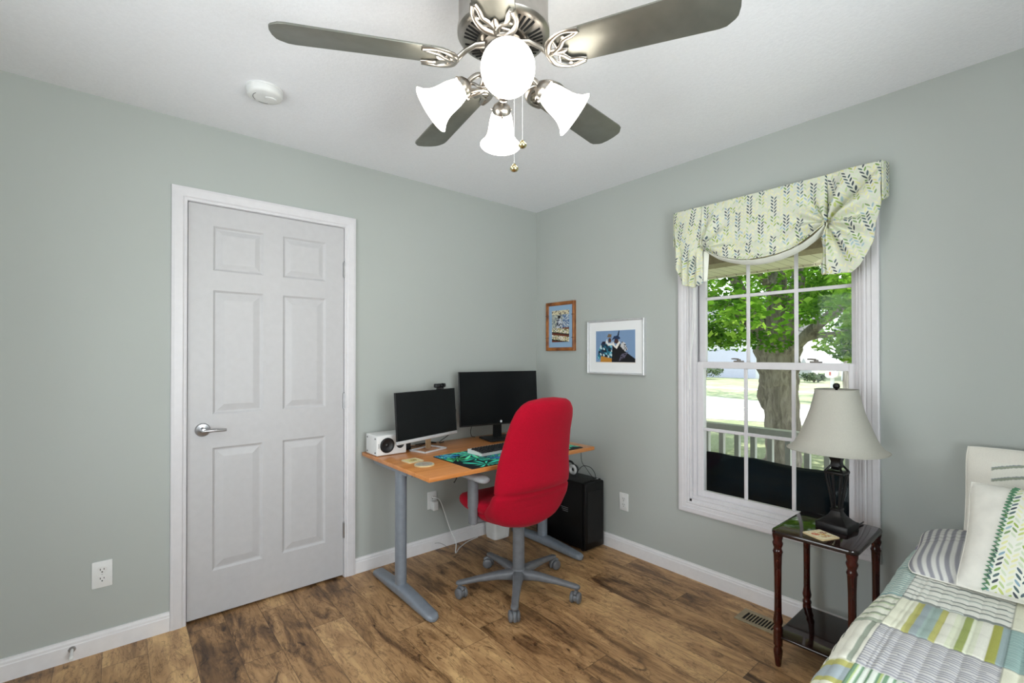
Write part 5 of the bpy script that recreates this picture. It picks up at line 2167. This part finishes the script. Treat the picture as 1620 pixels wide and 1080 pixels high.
struct(mb.build('porch_beam', mottled('tan_beam', (168, 152, 132), 0.7)))
mb = MB()
mb.box((TW, -6.0, 2.38), (1.5, 5.0, 2.40))
struct(mb.build('porch_ceiling', m_soff))


def make_railing():
    root = thing('porch_railing', (1.53, -1.0, -0.12), 'white porch railing with square balusters outside the window', 'railing')
    mb = MB()
    mb.box((1.49, -5.9, 0.630), (1.58, 4.9, 0.695), 0.004)
    mb.build('top_rail', m_ptrim, root)
    mb = MB()
    mb.box((1.505, -5.9, -0.03), (1.565, 4.9, 0.03), 0.004)
    mb.build('bottom_rail', m_ptrim, root)
    y = 0.58
    while y > -3.6:
        mb = MB()
        mb.box((1.512, y - 0.019, 0.03), (1.555, y + 0.019, 0.632))
        mb.build('baluster', m_ptrim, root)
        y -= 0.1345
    for py in (4.8, -5.8):
        mb = MB()
        mb.box((1.47, py - 0.06, -0.12), (1.59, py + 0.06, 2.10), 0.004)
        mb.build('post', m_ptrim, root)


make_railing()


def make_sofa():
    root = thing('outdoor_sofa', (0.62, -1.6, -0.12), 'dark outdoor sofa on the porch with its back to the window', 'sofa')
    m_fab = mottled('navy_teal_cloth', (12, 24, 32), 0.95, amt=0.2, scale=6, spec=0.1)
    mb = MB()
    mb.box((0.34, -2.95, 0.20), (1.10, -0.55, 0.30), 0.02)
    mb.build('seat_frame', m_black, root)
    for x in (0.38, 1.05):
        for y in (-2.88, -0.62):
            mb = MB()
            mb.box((x - 0.03, y - 0.03, -0.12), (x + 0.03, y + 0.03, 0.22), 0.004)
            mb.build('leg', m_black, root)
    for y0, y1, hh in ((-2.13, -0.56, 0.668), (-2.94, -2.14, 0.664)):
        def fn(u, v, y0=y0, y1=y1, hh=hh):
            a, b = math.sin(PI / 2 * (2 * u - 1)), v * 2 * PI
            e = max(0.0, 1 - abs(a) ** 40) ** 0.5
            yy = (y0 + y1) / 2 + a * (y1 - y0) / 2
            rr = max(e, 0.02)
            zz = 0.44 + (0.235 * rr + 0.004 * math.sin(a * 6.0 + y0) + 0.004 * math.sin(a * 17)) * math.sin(b) * (1.0)
            zz = min(zz, hh + 0.012 * math.sin(a * 7 + 2.0))
            xx = 0.38 + 0.105 * rr * math.cos(b)
            return (xx, yy, zz)
        surf('back_cushion', fn, 60, 32, m_fab, root)
        mb = MB()
        mb.box((0.50, y0, 0.29), (1.12, y1, 0.44), 0.05, 4)
        mb.build('seat_cushion', m_fab, root, smooth=40)


make_sofa()


def leaf_material(name, c0, c1, c2):
    m = bpy.data.materials.new(name)
    m.use_nodes = True
    nt = m.node_tree
    nt.nodes.remove(nt.nodes['Principled BSDF'])
    out = nt.nodes['Material Output']
    g = nt.nodes.new('ShaderNodeNewGeometry')
    nz = nt.nodes.new('ShaderNodeTexNoise')
    nz.inputs['Scale'].default_value = 2.2
    nz.inputs['Detail'].default_value = 5
    nt.links.new(g.outputs['Position'], nz.inputs['Vector'])
    rp = nt.nodes.new('ShaderNodeValToRGB')
    rp.color_ramp.elements.new(0.5)
    for e, (p, c) in zip(rp.color_ramp.elements, ((0.34, c0), (0.5, c1), (0.66, c2))):
        e.position = p
        e.color = lin(c)
    nt.links.new(nz.outputs[0], rp.inputs[0])
    d = nt.nodes.new('ShaderNodeBsdfDiffuse')
    t = nt.nodes.new('ShaderNodeBsdfTranslucent')
    x = nt.nodes.new('ShaderNodeMixShader')
    x.inputs[0].default_value = 0.5
    nt.links.new(rp.outputs[0], d.inputs[0])
    nt.links.new(rp.outputs[0], t.inputs[0])
    nt.links.new(d.outputs[0], x.inputs[1])
    nt.links.new(t.outputs[0], x.inputs[2])
    nt.links.new(x.outputs[0], out.inputs[0])
    return m


m_leaf = leaf_material('maple_leaf', (56, 98, 30), (108, 158, 48), (168, 204, 84))
m_bush = leaf_material('bush_leaf', (70, 86, 62), (96, 112, 84), (130, 144, 110))
_b = Mat('maple_bark', (128, 120, 114), 0.95, spec=0.1)
_p = _b.position()
_n = _b.noise(_b.vec(_p[0] * 9.0, _p[1] * 9.0, _p[2] * 1.6), 1.0, 5, 0.65, 1.0)
_b.color(_b.ramp(_n, [(0.3, (92, 84, 78)), (0.5, (144, 134, 126)), (0.7, (180, 170, 160))]))
_b.bump(_n, 0.8, 0.03)
m_bark = _b.m


def foliage(name, clusters, per, size, mat, parent, seed):
    """leafy mass: small folded leaves scattered in clusters"""
    r = rng(seed)
    vs, fs = [], []
    base = Vector(WLOC[parent.name])
    for c, rad in clusters:
        for _ in range(per):
            while True:
                d = Vector((r.uniform(-1, 1), r.uniform(-1, 1), r.uniform(-1, 1)))
                if d.length < 1:
                    break
            p = Vector(c) + Vector((d.x * rad, d.y * rad, d.z * rad * 0.55)) - base
            a = Vector((r.gauss(0, 1), r.gauss(0, 1), r.gauss(0, 0.6))).normalized()
            n = Vector((r.gauss(0, 0.6), r.gauss(0, 0.6), 1)).normalized()
            b = n.cross(a).normalized()
            s = size * r.uniform(0.6, 1.25)
            k = len(vs)
            a, b = a * s, b * s
            vs += [p - a * 0.5, p - a * 0.1 + b * 0.42, p + a * 0.12 + b * 0.2, p + a * 0.55, p + a * 0.12 - b * 0.2, p - a * 0.1 - b * 0.42]
            fs.append((k, k + 1, k + 2, k + 3, k + 4, k + 5))
    me = bpy.data.meshes.new(name)
    me.from_pydata([tuple(v) for v in vs], [], fs)
    o = finish(name, me, mat, parent, base, base)
    o['kind'] = 'stuff'
    return o


def limb(mb, pts, r0, r1, seed=0, n=14, knobs=0.06):
    P = catmull(pts, 8)
    rr = rng(seed)
    rs = [(r0 + (r1 - r0) * (i / (len(P) - 1)) ** 0.8) * (1 + knobs * math.sin(i * 1.3 + seed)) for i in range(len(P))]
    mb.tube(P, rs, n)


def make_tree():
    bx, by = 6.75, 0.62
    root = thing('maple_tree', (bx, by, GZ), 'large maple tree with a thick forked trunk on the lawn beyond the porch', 'tree')
    mb = MB()
    limb(mb, [(bx, by, GZ - 0.1), (bx, by, GZ + 0.25), (bx, by + 0.02, 0.1), (bx, by + 0.05, 0.7), (bx, by + 0.08, 1.2)], 0.29, 0.29, 1, 20, 0.03)
    # the trunk swells towards the fork
    limb(mb, [(bx, by + 0.06, 0.55), (bx, by + 0.08, 1.0), (bx, by + 0.10, 1.5)], 0.27, 0.40, 2, 20)
    mb.lathe([(0, -0.30), (0.09, -0.2), (0.17, 0), (0.16, 0.12), (0.12, 0.3), (0, 0.42)], 18, Matrix.Translation((bx - 0.06, by + 0.26, 0.52)))
    limb(mb, [(bx, by + 0.02, GZ - 0.05), (bx - 0.35, by - 0.30, GZ - 0.05)], 0.3, 0.08, 3)
    limb(mb, [(bx, by + 0.02, GZ - 0.05), (bx - 0.30, by + 0.40, GZ - 0.05)], 0.3, 0.08, 3)
    mb.build('trunk', m_bark, root, smooth=60)
    for k, (pts, r0, r1) in enumerate((
            ([(0, 0.15, 1.2), (-0.1, 0.40, 1.9), (-0.2, 0.75, 2.7), (-0.2, 1.3, 4.2)], 0.16, 0.08),
            ([(0, 0.10, 1.3), (0.0, 0.12, 2.2), (0.1, 0.15, 3.2), (0.1, 0.3, 5.0)], 0.22, 0.12),
            ([(0, 0.0, 1.2), (-0.1, -0.18, 2.0), (0.0, -0.30, 3.0), (0.2, -0.5, 5.0)], 0.17, 0.09),
            ([(0, -0.1, 1.35), (-0.3, -0.7, 1.85), (-0.6, -1.6, 2.5), (-0.8, -2.6, 3.2)], 0.11, 0.05),
            ([(0, 0.0, 1.45), (-0.2, -0.6, 1.62), (-0.4, -1.2, 1.68), (-0.6, -2.0, 1.9)], 0.06, 0.03),
            ([(0, 0.2, 1.5), (-0.4, 0.9, 2.3), (-0.8, 1.9, 2.9), (-1.1, 3.0, 3.3)], 0.10, 0.04),
            ([(0, 0.0, 2.2), (-0.8, 0.1, 2.7), (-1.8, 0.3, 3.1), (-2.6, 0.4, 3.3)], 0.08, 0.04))):
        mb = MB()
        limb(mb, [(bx + a, by + b, c) for a, b, c in pts], r0, r1, 10 + k, 12)
        mb.build('branch', m_bark, root, smooth=60)
    r = rng(11)
    cl = []
    for _ in range(430):
        a, q = r.uniform(0, 2 * PI), math.sqrt(r.random())
        x, y = bx + 0.2 + 4.6 * q * math.cos(a), by + 0.4 + 4.9 * q * math.sin(a)
        top = 2.2 + 4.6 * math.sqrt(max(0, 1 - q * q * 0.9))
        low = 1.55 + 0.55 * (1 - q) + r.uniform(0, 0.3)
        z = low + (top - low) * r.random() ** 1.25
        # keep the lower middle open, around trunk and fork
        if abs(y - by) < 0.75 and z < 2.25 and x < bx + 0.8:
            continue
        cl.append(((x, y, z), r.uniform(0.35, 0.62)))
    # drooping sprays that frame the trunk
    for (x, y, z) in ((5.6, 2.4, 1.62), (5.8, 3.0, 1.5), (5.9, 1.9, 1.72), (5.5, 2.8, 1.9), (6.2, 2.3, 2.05), (5.7, 3.4, 1.8), (5.9, -0.9, 1.7), (5.6, -0.6, 1.45), (5.7, -1.2, 1.5), (5.5, -0.2, 1.95), (5.8, -1.6, 1.75), (6.0, -0.5, 2.2), (6.1, 1.4, 1.75), (5.9, 0.5, 1.55)):
        cl.append(((x, y, z), 0.38))
    for _ in range(26):       # low bright boughs on the right of the trunk
        cl.append(((r.uniform(6.3, 8.6), r.uniform(-2.3, -0.15) , r.uniform(1.28, 2.1)), r.uniform(0.26, 0.42)))
    for _ in range(12):
        cl.append(((r.uniform(5.8, 7.4), r.uniform(1.4, 3.2), r.uniform(1.5, 2.2)), r.uniform(0.3, 0.45)))
    foliage('leaves', cl, 190, 0.10, m_leaf, root, 21)


make_tree()


def small_tree(loc, r, h, label, seed):
    root = thing('street_tree', loc, label, 'tree')
    x, y, z = loc
    mb = MB()
    limb(mb, [(x, y, z - 0.1), (x, y + 0.05, z + 1.2), (x, y, z + h * 0.6)], r, r * 0.6, seed)
    mb.build('trunk', m_bark, root, smooth=60)
    rr = rng(seed)
    cl = [((x + rr.gauss(0, h * 0.22), y + rr.gauss(0, h * 0.22), z + h * 0.75 + rr.gauss(0, h * 0.14)), h * 0.16) for _ in range(30)]
    foliage('leaves', cl, 110, 0.25, m_leaf, root, seed + 1)


small_tree((20.6, 3.08, GZ), 0.26, 9.0, 'street tree whose grey trunk shows at the right of the window', 5)
small_tree((33.0, 21.5, GZ), 0.25, 6.5, 'distant small tree in front of the white house', 8)


def bush(loc, rad, label, seed, group=None):
    root = thing('garden_shrub', loc, label, 'shrub', group)
    rr = rng(seed)
    mb = MB()
    for k in range(7):
        a = rr.uniform(0, 2 * PI)
        mb.tube([Vector(loc), Vector(loc) + Vector((rad * 0.5 * math.cos(a), rad * 0.5 * math.sin(a), rad * 0.9))], [0.03, 0.01], 6)
    mb.build('stems', m_bark, root)
    cl = [((loc[0] + rr.uniform(-1, 1) * rad * 0.7, loc[1] + rr.uniform(-1, 1) * rad * 0.9, loc[2] + rad * rr.uniform(0.25, 0.7)), rad * 0.42) for _ in range(14)]
    foliage('leaves', cl, 90, 0.14, m_bush, root, seed)


bush((35.2, 16.9, GZ), 1.3, 'grey green rounded shrub at the corner of the distant white house', 31)
for k, (x, y, rad, lb) in enumerate(((36.5, 9.3, 0.8, 'low rounded shrub leftmost in the row in front of the right hand house'), (36.2, 6.2, 1.0, 'wide rounded shrub in the middle of the row in front of the right hand house'), (35.6, 3.2, 0.8, 'low rounded shrub rightmost in the row in front of the right hand house'))):
    bush((x, y, GZ), rad, lb, 41 + k, None)


def make_house(x0, y0, y1, h, label, garage):
    root = thing('distant_house', (x0, (y0 + y1) / 2, GZ), label, 'house')
    mb = MB()
    mb.box((x0, y0, GZ), (x0 + 9, y1, h))
    mb.build('walls', m_siding, root)
    mb = MB()
    o = 0.5
    mb.loft([[Vector((x0 - o, y, h)), Vector((x0 + 4.5, y, h + 3)), Vector((x0 + 9 + o, y, h))] for y in (y0 - o, y1 + o)])
    mb.build('roof', mottled('grey_shingle', (120, 118, 120), 0.9), root)
    if garage:
        gy = y0 + (y1 - y0) * 0.30
        mb = MB()
        mb.box((x0 - 0.06, gy - 2.4, GZ), (x0 + 0.02, gy + 2.4, GZ + 2.5))
        mb.build('garage_door', mottled('lavender_white', (196, 196, 214), 0.6), root)
    for k in range(2):
        wy = y1 - 1.8 - 2.6 * k
        mb = MB()
        mb.box((x0 - 0.07, wy - 0.55, 0.3), (x0 + 0.02, wy + 0.55, 1.7))
        wf = mb.build('window', m_ptrim, root)
        mb = MB()
        mb.box((x0 - 0.08, wy - 0.47, 0.38), (x0 - 0.05, wy + 0.47, 1.62))
        mb.build('pane', m_screen, wf)


make_house(39.0, 12.5, 27.0, 3.4, 'white sided house across the street, left of the maple trunk', True)
make_house(41.0, -6.0, 8.8, 3.2, 'white sided house across the street behind the row of shrubs', False)


def make_mailbox():
    loc = (20.3, 3.63, GZ)
    root = thing('mailbox', loc, 'white mailbox on a post across the street, just above the lamp', 'mailbox')
    mb = MB()
    mb.box((loc[0] - 0.06, loc[1] - 0.06, GZ), (loc[0] + 0.06, loc[1] + 0.06, GZ + 1.05))
    mb.build('post', m_ptrim, root)
    mb = MB()
    prof = [(x, z) for x, z in superell(0.19, 0.17, 3, 20)]
    mb.loft([[Vector((loc[0] + yy, loc[1] + a, GZ + 1.22 + b)) for a, b in prof] for yy in (-0.28, 0.28)])
    mb.build('box', mottled('mailbox_white', (230, 224, 220), 0.5), root, smooth=40)
    mb = MB()
    mb.box((loc[0] - 0.295, loc[1] - 0.03, GZ + 1.16), (loc[0] - 0.28, loc[1] + 0.03, GZ + 1.30))
    mb.build('flag', mottled('mailbox_red', (170, 70, 60), 0.5), root)


make_mailbox()
